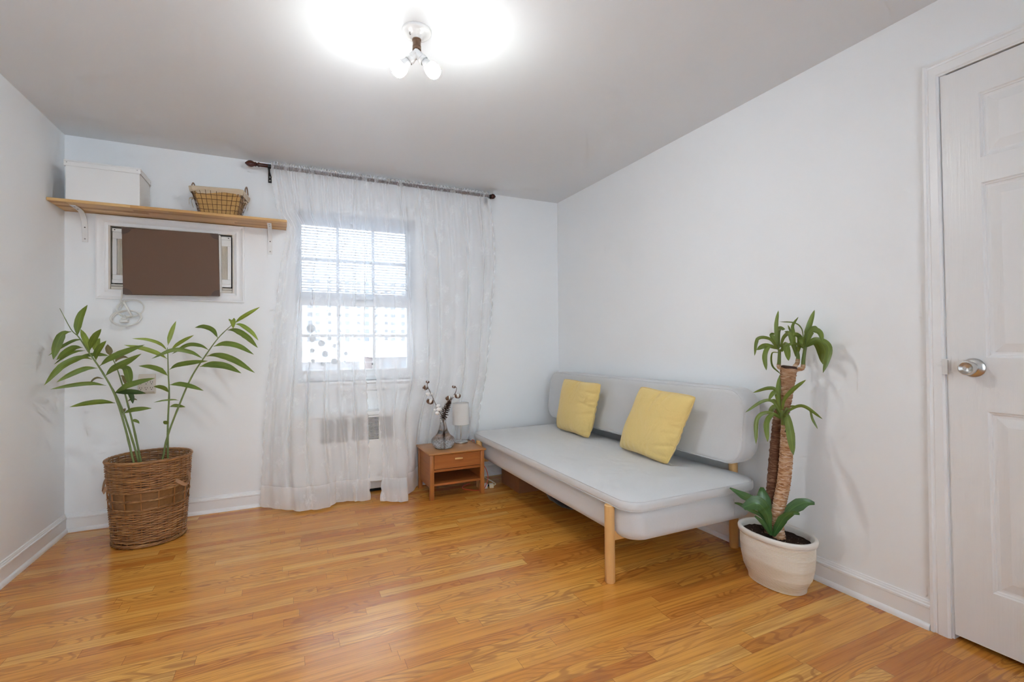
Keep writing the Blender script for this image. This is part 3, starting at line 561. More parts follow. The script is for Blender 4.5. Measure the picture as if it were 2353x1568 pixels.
# leaf hangs a little crooked: its latch edge leans
def shear(p): 
    y, z = p
    return y + (z / 2.1) * .020
LY0, LY1, LZ0, LZ1 = -3.615, -2.840, .022, 2.100
ycol = [LY0, LY0 + .108, LY0 + .108 + .225, LY1 - .108 - .225, LY1 - .108, LY1]
zrow = [LZ0, .222, .856, 1.046, 1.668, 1.757, 1.990, LZ1]
XF = -.006
m = MB()
for i in range(5):
    for j in range(7):
        a, b, c, d = ycol[i], ycol[i + 1], zrow[j], zrow[j + 1]
        if i in (1, 3) and j in (1, 3, 5):
            def ring(ins, dx): return [(XF + dx, shear((y, z)), z) for y, z in ((a + ins, c + ins), (b - ins, c + ins), (b - ins, d - ins), (a + ins, d - ins))]
            m.loft([ring(0, 0), ring(.004, .004), ring(.008, .005), ring(.010, .009), ring(.014, .010), ring(.020, .010), ring(.050, .0025)], False, True)
        else:
            m.add([(XF, shear((y, z)), z) for y, z in ((a, c), (b, c), (b, d), (a, d))], [(0, 1, 2, 3)])
c4 = ((LY0, LZ0), (LY1, LZ0), (LY1, LZ1), (LY0, LZ1))
m.loft([[(XF, shear(q), q[1]) for q in c4], [(XF + .035, shear(q), q[1]) for q in c4]], False, True)
leafo = m.build('leaf', M['door'], door, 12)
kb = (XF, -2.905, 1.010)
o = MB().lathe([(.0335, 0), (.0335, .003), (.031, .006), (.024, .009), (.017, .012), (.0155, .022), (.018, .026), (.0235, .034), (.0255, .044), (.0245, .056), (.0225, .060), (.0205, .0605), (.012, .052), (.0, .049)], kb, 40, (-1, 0, 0), True, False).build('knob', M['steel'], door, 30)
o['label'] = 'brushed steel knob with a dished face'
CP = [(0, 0), (.0, .018), (.010, .019), (.014, .014), (.020, .013), (.024, .0165), (.030, .0165), (.052, .0165), (.0565, .012), (.060, .011), (.060, 0)]   # (distance from outer edge, projection)
m = MB()
yo = -2.770; zo = 2.165
wd = lambda z: 1.0 if z < 1 else .78
m.prism(CP, lambda p: (-p[1], yo - p[0] * 1.0, 0), lambda p: (-p[1], yo - p[0] * .78 - .0, zo - p[0]))
m.prism(CP, lambda p: (-p[1], yo - p[0] * .78, zo - p[0]), lambda p: (-p[1], DY0 - .055 + p[0], zo - p[0]))
m.prism(CP, lambda p: (-p[1], DY0 - .055 + p[0], zo - p[0]), lambda p: (-p[1], DY0 - .055 + p[0], 0))
cas = m.build('trim_2', M['trim'], ang=20); struct(cas, 'white moulded casing around the panel door', 'door casing')
MB().box(-.0172, .02, -2.834, -2.8285, .985, 1.035).box(-.0178, -.016, -2.834, -2.818, .982, 1.040, .0006, 1).build('strike_plate', M['whitemetal'], cas)

# ------------------------------------------------------------------ air conditioner and its casing
TP = [(0, 0), (0, .020), (.008, .021), (.014, .017), (.022, .015), (.034, .0155), (.044, .017), (.050, .013), (.056, .010), (.060, .009), (.060, 0)]
X0, X1, Z0, Z1 = -3.302, -2.505, 1.411, 1.931
m = MB()
co = [(X0, Z0, 1, 1), (X1, Z0, -1, 1), (X1, Z1, -1, -1), (X0, Z1, 1, -1)]
for a in range(4):
    p0, p1 = co[a], co[(a + 1) % 4]
    m.prism(TP, lambda p: (p0[0] + p0[2] * p[0], -p[1], p0[1] + p0[3] * p[0]), lambda p: (p1[0] + p1[2] * p[0], -p[1], p1[1] + p1[3] * p[0]))
struct(m.build('trim_1', M['trim'], ang=20), 'white moulded casing around the wall air conditioner', 'trim')
ac = thing('air_conditioner', 'white through-wall air conditioner mostly hidden by a brown board', 'air conditioner', (-2.9, .1, AZ0))
m = MB(); t = .012
m.box(AX0, AX0 + t, -.006, T, AZ0, AZ1); m.box(AX1 - t, AX1, -.006, T, AZ0, AZ1); m.box(AX0 + t, AX1 - t, -.0055, T - .001, AZ1 - t, AZ1 - .0004); m.box(AX0 + t, AX1 - t, -.0055, T - .001, AZ0 + .0004, AZ0 + t)
m.build('sleeve', M['beigeplastic'], ac)
MB().box(AX0 - .03, AX1 + .03, T + .001, T + .03, AZ0 - .03, AZ1 + .03).box(AX0 + t, AX1 - t, .075, .08, AZ0 + t, AZ1 - t).build('gap_shade_sheet', M['dark'], ac)  # black sheets close the sleeve and stand in for shade in its gaps
MB().box(-3.152, -2.638, -.062, .07, 1.472, 1.852, .006).build('housing', M['enamel'], ac)
for sx0, sx1, fx0, fx1, xx in ((-3.226, -3.150, -3.204, -3.150, 0), (-2.640, -2.583, -2.640, -2.604, 1)):
    m = MB(); y0, y1 = .004, .018; za, zb = 1.512, 1.856
    fa, fb = 1.565, 1.792
    m.box(sx0, sx1, y0, y1, fb, zb - .022, .002, 1); m.box(sx0, sx1, y0, y1, za + .022, fa, .002, 1)
    if xx == 0: m.box(sx0, fx0, y0, y1, fa, fb, .001, 1)
    else: m.box(fx1, sx1, y0, y1, fa, fb, .001, 1)
    m.box(sx0, sx1, y0 - .006, y1, zb - .022, zb, .002, 1); m.box(sx0, sx1, y0 - .006, y1, za, za + .022, .002, 1)
    sp = m.build('side_panel', M['enamel'], ac)
    a = MB(); n = 9 if xx == 0 else 7
    st_ = (fx1 - fx0) / n
    zz = []
    for k in range(n):
        xa = fx0 + k * st_
        a.add([(xa, .016, fa), (xa + st_ / 2, .009, fa), (xa + st_, .016, fa), (xa, .016, fb), (xa + st_ / 2, .009, fb), (xa + st_, .016, fb)], [(0, 1, 4, 3), (1, 2, 5, 4)])
    a.build('accordion', M['accordion'], sp, 10)
MB().box(AX0 + t + .002, AX1 - t - .002, -.004, .03, 1.474, 1.492, .002, 1).box(AX0 + t + .002, AX1 - t - .002, .002, .03, 1.494, 1.506, .002, 1).build('bottom_rail', M['beigeplastic'], ac)
for x in (-3.212, -2.598):
    MB().lathe([(.0035, 0), (.0035, .002), (0, .003)], (x, -.002, 1.846), 10, (0, -1, 0), True).build('screw', M['dark'], ac)
# brown board over the unit
bd = thing('cover_board', 'flat brown board with darker corners covering the air conditioner', 'board', (-2.9, -.09, 1.437))
an = math.radians(.9); cx, cz = -2.898, 1.644
def bo(x, z): return (cx + x * math.cos(an) - z * math.sin(an), cz + x * math.sin(an) + z * math.cos(an))
hx, hz = .2535, .2055
pl = rrect(hx, hz, .006, 4)
def rings(y, e): return [(bo(x * (1 - e / hx), z * (1 - e / hz))[0], y, bo(x * (1 - e / hx), z * (1 - e / hz))[1]) for x, z in pl]
MB().loft([rings(-.062, .001), rings(-.063, 0), rings(-.090, 0), rings(-.092, .002)]).build('panel', M['brown'], bd, 30)
for sx in (-1, 1):
    for sz in (-1, 1):
        q = [(sx * hx, sz * hz)]
        for k in range(9):
            a = PI / 2 * k / 8
            q.append((sx * (hx - .046 * math.cos(a)), sz * (hz - .040 * math.sin(a))))
        r0 = [(bo(*p)[0], -.0915, bo(*p)[1]) for p in q]; r1 = [(p[0], -.0935, p[2]) for p in r0]
        MB().loft([r0, r1]).build('corner_guard', M['brownc'], bd, 30)
# coiled cord of the unit
def yy(p): return p
pts = [(-3.165, -.040, 1.47), (-3.170, -.034, 1.42), (-3.178, -.030, 1.402)]
pts += [(-3.170, -.030, 1.395)]
def loop(c0, c1, ra, rb, tilt, a0, turns, y0, seed):
    o = []; n = int(16 * turns)
    for k in range(n + 1):
        a = a0 - 2 * PI * k / 16; w_ = 1 + .035 * math.sin(k * .61 + seed) + .03 * math.sin(k * .13 + seed * 2)
        x_, z_ = ra * w_ * math.cos(a), rb * w_ * math.sin(a)
        o.append((c0 + x_ * math.cos(tilt) - z_ * math.sin(tilt), y0 - .0085 * (k % 16) / 16 - .006 * (k // 16), c1 + x_ * math.sin(tilt) + z_ * math.cos(tilt)))
    return o
pts += loop(-3.128, 1.353, .070, .053, .25, 2.2, 2.1, -.014, 1.0)
pts += loop(-3.146, 1.292, .074, .047, .16, 2.0, 2.9, -.024, 2.0)
pc = MB().tube(catmull(pts, 5), .0042, 8).build('power_cord', M['cordwhite'], ac); pc['label'] = 'white cord coiled below the unit'
m = MB().box(-3.178, -3.136, -.052, -.018, 1.262, 1.282, .005)
m.box(-3.170, -3.144, -.052, -.022, 1.282, 1.292, .003)
pg = pc
m.box(-3.166, -3.164, -.040, -.034, 1.290, 1.308).box(-3.150, -3.148, -.040, -.034, 1.290, 1.308).lathe([(.0025, 0), (.0025, .022)], (-3.157, -.03, 1.290), 8, (0, 0, 1), True, True).build('plug', M['cordwhite'], pc)
MB().obox((-3.135, -.046, 1.345), (.90, 0, .43), (0, 1, 0), (-.43, 0, .90), .0055, .006, .048, .002).build('cord_tie', M['cordwhite'], pc)

# six-outlet tap
ot = thing('outlet_tap', 'beige six-outlet tap plugged into the wall behind the leafy stems', 'outlet', (-3.045, -.02, .81))
m = MB()
pr = [(0, .812), (-.022, .812), (-.038, .828), (-.038, .900), (-.012, .938), (0, .938)]
m.loft([[(-3.089, y, z) for y, z in pr], [(-3.003, y, z) for y, z in pr]])
m.build('body', M['beigeplastic'], ot, 20)
for r_, zc in ((0, .848), (1, .884)):
    for c_ in range(3):
        xc = -3.073 + c_ * .0275
        s_ = MB().box(xc - .0066, xc - .0046, -.0386, -.037, zc, zc + .009).box(xc + .0046, xc + .0066, -.0386, -.037, zc, zc + .008)
        s_.lathe([(.0026, 0), (.0026, .0016)], (xc, -.0370, zc - .007), 10, (0, -1, 0), True, True)
        s_.build('socket', M['dark'], ot)

# ------------------------------------------------------------------ shelf and what stands on it
SZ0, SZ1, SY = 1.935, 1.952, -.245
sh = thing('wall_shelf', 'long pine shelf on two white brackets above the air conditioner', 'shelf', (-2.85, 0, SZ0))
MB().box(-W + .001, -2.238, SY, -.001, SZ0, SZ1, .0015, 1).build('board', M['shelfwood'], sh)
for bx, w2 in ((-3.355, .0135), (-2.345, .0135)):
    path = [(-.192, SZ0 - .0035), (-.120, SZ0 - .0035), (-.075, SZ0 - .007), (-.044, SZ0 - .020), (-.022, SZ0 - .045), (-.010, SZ0 - .078), (-.0042, SZ0 - .115), (-.004, 1.756)]
    P2 = catmull([(0, a, b) for a, b in path], 4)
    m = MB(); rg = []
    for i, p in enumerate(P2):
        a = P2[max(0, i - 1)]; b = P2[min(len(P2) - 1, i + 1)]; tt = (b - a).normalized(); nn = D((0, -tt.z, tt.y))
        k = .0018
        rg.append([(bx - w2, (p + nn * k).y, (p + nn * k).z), (bx + w2, (p + nn * k).y, (p + nn * k).z), (bx + w2, (p - nn * k).y, (p - nn * k).z), (bx - w2, (p - nn * k).y, (p - nn * k).z)])
    br = m.loft(rg)
    # stiffening rib in the bend
    rib = [(-.150, SZ0 - .0045), (-.004, SZ0 - .0045), (-.004, 1.80)] + [(q.y, q.z) for q in reversed(P2[8:28])]
    m.loft([[(bx - .0012, y, z) for y, z in rib], [(bx + .0012, y, z) for y, z in rib]])
    br = m.build('bracket', M['whitemetal'], sh, 25)
    for (y, z, ax, mt) in ((-.0062, 1.775, (0, -1, 0), 'screw'), (-.0078, 1.846, (0, -1, 0), 'dark'), (-.165, SZ0 - .0055, (0, 0, -1), 'screw'), (-.115, SZ0 - .006, (0, 0, -1), 'screw')):
        MB().lathe([(.0042, 0), (.0042, .0012), (.0025, .0020), (0, .0020)], (bx, y, z), 12, ax, True).build('screw', M[mt], br)  # the dark disc is an empty hole with its shade painted on
# white storage box
bx = thing('storage_box', 'white lidded board box at the left end of the shelf', 'box', (-3.2, -.12, SZ1))
MB().box(-3.371, -3.031, -.240, -.012, SZ1, 2.150, .0015, 1).build('body', M['box'], bx)
m = MB(); a0, a1, b0, b1 = -3.377, -3.026, -.245, -.006
m.box(a0, a1, b0, b1, 2.168, 2.176, .001, 1); m.box(a0 + .0002, a1 - .0002, b0, b0 + .003, 2.143, 2.1678); m.box(a0 + .0002, a1 - .0002, b1 - .003, b1, 2.143, 2.1678); m.box(a0, a0 + .003, b0 + .003, b1 - .003, 2.1432, 2.1678); m.box(a1 - .003, a1, b0 + .003, b1 - .003, 2.1432, 2.1678)
lid = m.build('lid', M['box'], bx)
for p, ax in (((-3.364, b0, 2.162), (0, -1, 0)), ((-3.042, b0, 2.162), (0, -1, 0)), ((a1, -.235, 2.162), (1, 0, 0)), ((a1, -.02, 2.162), (1, 0, 0))):
    MB().lathe([(.0026, 0), (.002, .0008), (0, .001)], p, 10, ax, True).build('rivet', M['screw'], lid)
for z in (1.965, 1.998, 2.035, 2.075):
    for y in (-.236, -.02):
        MB().lathe([(.0014, 0), (.0010, .0008), (0, .001)], (-3.031, y, z), 8, (1, 0, 0), True).build('rivet', M['screw'], bx)
# wire basket with cloth liner
wbk = thing('wire_basket', 'rusty wire basket with a tan cloth liner on the shelf', 'basket', (-2.63, -.13, SZ1))
bc = D((-2.630, -.128)); ang = math.radians(-8)
ex = D((math.cos(ang), math.sin(ang))); ey = D((-math.sin(ang), math.cos(ang)))
def bp(u, v, h):   # u,v in -1..1 across, h 0..1 up
    hx = lerp(.108, .146, h); hy = lerp(.066, .094, h)
    q = bc + ex * (u * hx) + ey * (v * hy)
    return D((q.x, q.y, SZ1 + .004 + h * .150))
def per(t):   # rounded-rect perimeter param -> u,v
    pr = rrect(1, 1, .22, 6); n = len(pr); x = t * n; i = int(x) % n; f = x - int(x)
    a, b = pr[i], pr[(i + 1) % n]
    return lerp(a[0], b[0], f), lerp(a[1], b[1], f)
m = MB()
for h in (0, .2, .4, .6, .8, 1.0):
    ring_ = []
    for k in range(56):
        u, v = per(k / 56); w_ = math.sin(k * 1.3 + h * 9) * .012
        ring_.append(bp(u, v, h + (w_ if 0 < h < 1 else 0)))
    m.tube(ring_, .0030 if h == 1 else .0014, 6, True)
PRR = rrect(1, 1, .22, 6)
def uvs():
    o = []
    for k in range(9): o.append((lerp(-.86, .86, k / 8), -1)); o.append((lerp(-.86, .86, k / 8), 1))
    for k in range(5): o.append((-1, lerp(-.8, .8, k / 4))); o.append((1, lerp(-.8, .8, k / 4)))
    return o
for i, (u, v) in enumerate(uvs()):
    m.tube([bp(u + .010 * math.sin(i * 2 + j), v, j / 6) for j in range(7)], .0013, 5)
for k in range(9): m.tube([bp(lerp(-.86, .86, k / 8), -1, 0), bp(lerp(-.86, .86, k / 8), 1, 0)], .0013, 5)
m.build('wire_frame', M['wire'], wbk)
m = MB(); n = 72; rg = []
for h, e, zz in ((.02, .90, 0), (.25, .92, 0), (.5, .925, 0), (.75, .935, 0), (.93, .95, 0)):
    rg.append([bp(per(k / n)[0] * (e + .015 * math.sin(k * .9 + h * 5)), per(k / n)[1] * (e + .015 * math.sin(k * .7 + h * 7)), h) for k in range(n)])
m.loft(rg, True, False); m.build('liner', M['liner'], wbk, 60)
m = MB(); rg = []
for h, e in ((.80, .93), (.95, .96), (1.06, .985), (1.10, 1.02), (1.07, 1.055), (.98, 1.065), (.91, 1.055)):
    row = []
    for k in range(n):
        u, v = per(k / n); dr = 0
        if h < 1.0 and e > 1:   # the folded cuff rides up in the middle of the front and dips at the corners
            dr = .10 * math.exp(-((u + .25) / .30) ** 2) * (1 if v < -.9 else 0) - .06 * (abs(u) ** 3)
        row.append(bp(u * (e + .01 * math.sin(k * .8)), v * (e + .01 * math.sin(k * .8)), h + dr))
    rg.append(row)
m.loft(rg, False, False); m.build('liner_cuff', M['linercuff'], wbk, 60)
for sx in (-1, 1):
    pts = [bp(sx * 1.02, -.36, .62), bp(sx * 1.03, -.36, 1.02), bp(sx * .98, -.32, 1.24), bp(sx * .95, 0, 1.40), bp(sx * .98, .32, 1.24), bp(sx * 1.03, .36, 1.02), bp(sx * 1.03, .36, .62)]
    MB().tube(catmull(pts, 6), .0042, 8).build('handle', M['ropehandle'], wbk)
    m = MB()
    for s2 in (-1, 1):
        q = [bp(sx * 1.06, -.36, .70), bp(sx * 1.20, -.36 + .2 * s2, .66), bp(sx * 1.26, -.40 + .35 * s2, .52), bp(sx * 1.28, -.45 + .5 * s2, .36)]
        cc = catmull(q, 4)
        m.loft([[p + D((0, 0, .004)), p + D((.001, .001, .004)), p + D((.001, .001, -.004)), p + D((0, 0, -.004))] for p in cc])
    m.sphere(bp(sx * 1.06, -.36, .70), .007, 10)
    m.build('ribbon_tie', M['linercuff'], wbk)
# ================================================================== HEATER UNDER THE WINDOW
ht = thing('convector_heater', 'white convector heater cabinet with slotted grilles under the window', 'heater', (-1.78, -.06, 0))
CX0, CX1, CY = -2.205, -1.365, -.120
GC = [(-2.027, -1.937), (-1.923, -1.843), (-1.815, -1.728), (-1.711, -1.624), (-1.608, -1.520)]
GZ0, GZ1, NS = .412, .578, 17
m = MB()
prof = [(0, .625), (-.104, .625), (-.112, .622), (-.118, .614), (CY, .604), (CY, .596), (CY + .003, .594), (CY + .003, .5935)]
m.loft([[(CX0, y, z) for y, z in prof], [(CX1, y, z) for y, z in prof]], False, False, False)
m.box(CX0, CX1, CY, CY + .010, GZ1, .592); m.box(CX0, CX1, CY, CY + .010, .105, GZ0)
xs = [CX0] + [q for g in GC for q in g] + [CX1]
for i in range(0, len(xs), 2): m.box(xs[i], xs[i + 1], CY, CY + .010, GZ0, GZ1)

m.box(CX0 + .0003, CX0 + .010, CY + .0101, 0, .1052, .6246); m.box(CX1 - .010, CX1 - .0003, CY + .0101, 0, .1052, .6246)
m.box(CX0 + .0105, CX1 - .0105, CY + .0102, CY + .022, .1054, .113)
m.build('cabinet', M['enamel'], ht, 30)
for (a, b) in GC:
    g_ = MB(); p = (GZ1 - GZ0) / NS
    for k in range(NS):
        z = GZ0 + p * k
        g_.box(a, b, CY + .001, CY + .009, z, z + p * .46)
    g_.build('grille', M['enamel'], ht, 30)
MB().box(CX0 + .012, CX1 - .012, CY + .028, CY + .033, .12, .590).box(CX0 + .012, CX1 - .012, -.006, -.001, 0.0, .03).build('slot_shade_sheet', M['dark'], ht)  # black sheet behind the slots and black floor strip, painted-in shade
MB().box(CX0, CX1, -.012, -.0005, .022, .13).build('back_panel', M['enamel'], ht)
for x in (CX0 + .004, CX1 - .024): MB().box(x, x + .02, CY + .03, -.02, 0, .106).build('foot', M['enamel'], ht)

# ================================================================== CURTAIN ROD AND SHEERS
RY, RZ = -.10, 2.345
rod = thing('curtain_rod', 'dark red-brown wooden curtain rod with turned finials above the window', 'curtain rod', (-1.57, RY, RZ))
MB().tube([(-2.415, RY, RZ), (-.722, RY, RZ + .003)], .0125, 14).build('rod', M['rodwood'], rod)
fp = [(.0125, 0), (.0165, .002), (.0165, .006), (.011, .010), (.010, .018), (.0155, .022), (.0155, .026), (.013, .030), (.020, .042), (.0225, .052), (.020, .066), (.012, .078), (.004, .086), (0, .088)]
MB().lathe(fp, (-2.405, RY, RZ), 20, (-1, 0, 0), True).build('finial', M['rodwood'], rod, 50)
MB().lathe([(a * .95, b * .80) for a, b in fp], (-.726, RY, RZ + .003), 20, (1, 0, 0), True).build('finial', M['rodwood'], rod, 50)
for x in (-2.345, -.712):
    m = MB().box(x - .011, x + .011, -.006, 0, RZ - (.085 if x < -2 else .030), RZ + .010, .001, 1)
    m.box(x - .008, x + .008, RY - .004, -.002, RZ - .022, RZ - .014, .001, 1)
    m.box(x - .010, x + .010, RY - .017, RY - .0128, RZ - .022, RZ + .008); m.box(x - .010, x + .010, RY + .0128, RY + .016, RZ - .022, RZ + .006); m.box(x - .010, x + .010, RY - .017, RY + .016, RZ - .022, RZ - .0135)
    bk = m.build('bracket', M['blackmetal'], rod)
    for z in (RZ - .045, RZ - .070) if x < -2 else (RZ - .004,): MB().lathe([(.004, 0), (.003, .0015), (0, .002)], (x, -.006, z), 10, (0, -1, 0), True).build('screw', M['whitemetal'], bk)

def curtain(name, label, rows, cloth_w, n_u, seed, left_scallop, right_scallop, mat, folds=6):
    """rows: list of (z, [(u, x, y), ...]) from the rod down; folds are pushed along the plan normal"""
    rnd = random.Random(seed)
    root = thing(name, label, 'curtain', (rows[0][1][0][1], RY, rows[0][0]))
    F = folds; ph = [rnd.uniform(0, 6) for _ in range(8)]
    zr = [r[0] for r in rows]
    def plan(u, z):
        xs = []; ys = []
        for _, q in rows:
            xs.append(interp(u, [a[0] for a in q], [a[1] for a in q])); ys.append(interp(u, [a[0] for a in q], [a[2] for a in q]))
        # smooth interpolation down the drop
        i = 0
        while i < len(zr) - 2 and z < zr[i + 1]: i += 1
        t = max(0, min(1, (zr[i] - z) / (zr[i] - zr[i + 1])))
        def cr(v):
            p0 = v[i - 1] if i else v[i]; p3 = v[i + 2] if i + 2 < len(v) else v[i + 1]
            h0 = (v[i + 1] - p0) * .5; h1 = (p3 - v[i]) * .5
            return (2 * t**3 - 3 * t**2 + 1) * v[i] + (t**3 - 2 * t**2 + t) * h0 + (-2 * t**3 + 3 * t**2) * v[i + 1] + (t**3 - t**2) * h1
        return cr(xs), cr(ys)
    def fold(u, z):
        top = smooth((z - 1.75) / .5); low = smooth(z / .6)
        wd = abs(rows[2][1][-1][1] - rows[2][1][0][1])
        # a few deep folds that lap over themselves, flat cloth between them
        w_ = 2 * PI * F * u + ph[0] + .5 * math.sin(2 * PI * u * 2 + ph[1]) + .12 * math.sin(z * 2.3 + ph[2] + u * 4)
        k = lerp(1.0, .55, top) * lerp(.35, 1, low) * (.75 + .45 * math.sin(2 * PI * u * 1.7 + ph[3]))
        A = 1.30 * wd / (2 * PI * F)
        tn = A * k * (math.sin(w_) + .18 * math.sin(2 * w_))
        no = .020 * k * math.cos(w_)
        # fine gathers just under the rod, dying out down the drop
        no += .0020 * smooth((z - 1.5) / .8) * math.sin(2 * PI * 31 * u + ph[4] + .6 * math.sin(9 * u)) + .003 * math.sin(2 * PI * 12 * u + ph[5] + z)
        return no, tn
    def point(u, z, sc):
        x, y = plan(u, z); x2, y2 = plan(min(1, u + .004), z); x1, y1 = plan(max(0, u - .004), z)
        t = D((x2 - x1, y2 - y1)); t = t.normalized() if t.length > 1e-6 else D((1, 0)); nn = D((t.y, -t.x))
        f, g = fold(u, z); e = smooth(u / .03) * smooth((1 - u) / .03)
        return D((x + nn.x * f * e + t.x * (g * e + sc), y + nn.y * f * e + t.y * (g * e + sc), z))
    def sheet(zs, z_off, mat, nm, par):
        m = MB(); uv = []
        for z in zs:
            for k in range(n_u + 1):
                u = k / n_u; sc = 0
                lob = .011 * abs(math.sin(z * PI / .078)) ** .6
                if left_scallop and k == 0: sc = -lob
                if right_scallop and k == n_u: sc = lob
                m.v.append(tuple(point(u, z, sc))); uv.append((u * cloth_w, z + seed * 3.3))
        nr = len(zs)
        for i in range(nr - 1):
            for k in range(n_u):
                a = i * (n_u + 1) + k
                m.f.append((a, a + 1, a + n_u + 2, a + n_u + 1))
        return m.build(nm, mat, par, 180, uv)
    zs = [2.322 - .0215 * k for k in range(int((2.322 - .165) / .0215) + 1)] + [.160]
    sheet(zs, 0, M['sheer'], 'sheer_panel', root)
    hz = [.160, .155, .13, .105, .08, .055, .03, .014]
    sheet(hz, 0, M['sheer_hem'], 'hem_border', root)
    # rod pocket: a sleeve of gathered cloth round the rod with a small standing ruffle
    m = MB(); uv = []
    pr = [(-.0165, 2.322), (-.0185, 2.345), (-.013, 2.361), (-.004, 2.368), (.0, 2.376), (.003, 2.368), (.012, 2.361), (.0175, 2.345), (.015, 2.325)]
    q0 = rows[0][1]; nu = n_u * 2
    for k in range(nu + 1):
        u = k / nu; x = interp(u, [a[0] for a in q0], [a[1] for a in q0])
        g1 = .0022 * math.sin(u * 2 * PI * 61) + .0016 * math.sin(u * 2 * PI * 97 + 1)
        for (dy, z) in pr:
            s_ = 1 + (g1 * 55 if abs(dy) > .01 else 0)
            top = (.004 * math.sin(u * 2 * PI * 37) + .004 * math.sin(u * 2 * PI * 71)) if z > 2.363 else 0
            m.v.append((x + g1 * .5, RY + dy * max(.86, s_), z + top)); uv.append((u * cloth_w * 1.3, z + 9 + dy * 3))
    n = len(pr)
    for k in range(nu):
        for j in range(n - 1):
            a = k * n + j; m.f.append((a, a + 1, a + n + 1, a + n))
    m.build('rod_pocket', M['sheer_top'], root, 180, uv)
    return root
Lrows = [
 (2.36, [(0, -2.335, -.118), (1, -1.700, -.118)]),
 (2.04, [(0, -2.290, -.112), (1, -1.712, -.120)]),
 (1.93, [(0, -2.232, -.112), (.5, -1.975, -.124), (1, -1.722, -.122)]),
 (1.67, [(0, -2.268, -.105), (.5, -1.99, -.126), (1, -1.721, -.124)]),
 (1.10, [(0, -2.330, -.090), (.5, -2.01, -.140), (1, -1.731, -.135)]),
 (.62, [(0, -2.370, -.085), (.2, -2.24, -.150), (.5, -2.03, -.168), (1, -1.716, -.165)]),
 (.30, [(0, -2.390, -.076), (.2, -2.26, -.17), (.35, -2.13, -.21), (.5, -2.02, -.20), (.7, -1.88, -.185), (1, -1.714, -.20)]),
 (.012, [(0, -2.403, -.076), (.09, -2.322, -.150), (.19, -2.240, -.222), (.29, -2.165, -.285), (.40, -2.085, -.297), (.54, -1.975, -.288), (.62, -1.934, -.205), (.78, -1.821, -.222), (.86, -1.809, -.250), (1, -1.716, -.255)])]
curtain('lace_curtain', 'left sheer lace curtain panel, hanging from shelf end to the heater grille', Lrows, 1.35, 300, 3, True, True, M['sheer'], 6)
Rrows = [
 (2.36, [(0, -1.735, -.118), (1, -.722, -.116)]),
 (1.86, [(0, -1.698, -.112), (1, -.676, -.100)]),
 (1.41, [(0, -1.648, -.115), (1, -.700, -.085)]),
 (.85, [(0, -1.640, -.135), (.3, -1.36, -.140), (.5, -1.18, -.105), (1, -.752, -.075)]),
 (.55, [(0, -1.620, -.165), (.22, -1.49, -.185), (.36, -1.36, -.14), (.46, -1.27, -.06), (1, -.800, -.050)]),
 (.28, [(0, -1.605, -.205), (.14, -1.53, -.25), (.24, -1.455, -.25), (.36, -1.375, -.14), (.46, -1.30, -.036), (1, -.815, -.033)]),
 (.012, [(0, -1.645, -.322), (.08, -1.581, -.360), (.16, -1.528, -.404), (.22, -1.478, -.400), (.27, -1.449, -.291), (.36, -1.365, -.125), (.46, -1.29, -.033), (1, -.815, -.032)])]
curtain('lace_curtain', 'right sheer lace curtain panel, hanging behind the small nightstand', Rrows, 2.0, 380, 8, True, True, M['sheer'], 8)

# ================================================================== NIGHTSTAND
ns = thing('nightstand', 'low teak nightstand with one drawer beside the daybed', 'nightstand', (-1.116, -.25, 0))
NX0, NX1, NY0, NY1, NZ = -1.324, -.908, -.432, -.075, .335
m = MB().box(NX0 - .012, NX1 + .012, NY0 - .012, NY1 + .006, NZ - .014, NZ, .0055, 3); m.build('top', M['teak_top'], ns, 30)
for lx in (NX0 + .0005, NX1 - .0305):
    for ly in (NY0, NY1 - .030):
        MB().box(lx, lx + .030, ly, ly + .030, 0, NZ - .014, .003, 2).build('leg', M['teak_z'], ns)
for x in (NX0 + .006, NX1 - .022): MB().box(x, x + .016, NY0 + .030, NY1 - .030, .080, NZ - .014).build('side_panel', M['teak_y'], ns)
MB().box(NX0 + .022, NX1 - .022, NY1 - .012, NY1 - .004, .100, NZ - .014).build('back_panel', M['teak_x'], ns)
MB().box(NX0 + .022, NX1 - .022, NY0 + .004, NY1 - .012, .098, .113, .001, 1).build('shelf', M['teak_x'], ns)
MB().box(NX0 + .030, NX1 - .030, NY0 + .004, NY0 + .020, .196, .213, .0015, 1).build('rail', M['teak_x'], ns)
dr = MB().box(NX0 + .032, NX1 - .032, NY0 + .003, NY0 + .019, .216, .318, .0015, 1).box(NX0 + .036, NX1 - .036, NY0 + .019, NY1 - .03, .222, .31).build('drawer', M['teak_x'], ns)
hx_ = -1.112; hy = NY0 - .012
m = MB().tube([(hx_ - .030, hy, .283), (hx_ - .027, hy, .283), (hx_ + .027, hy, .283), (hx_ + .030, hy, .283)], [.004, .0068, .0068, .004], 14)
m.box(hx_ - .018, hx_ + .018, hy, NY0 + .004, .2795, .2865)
m.build('handle', M['beech'], dr)
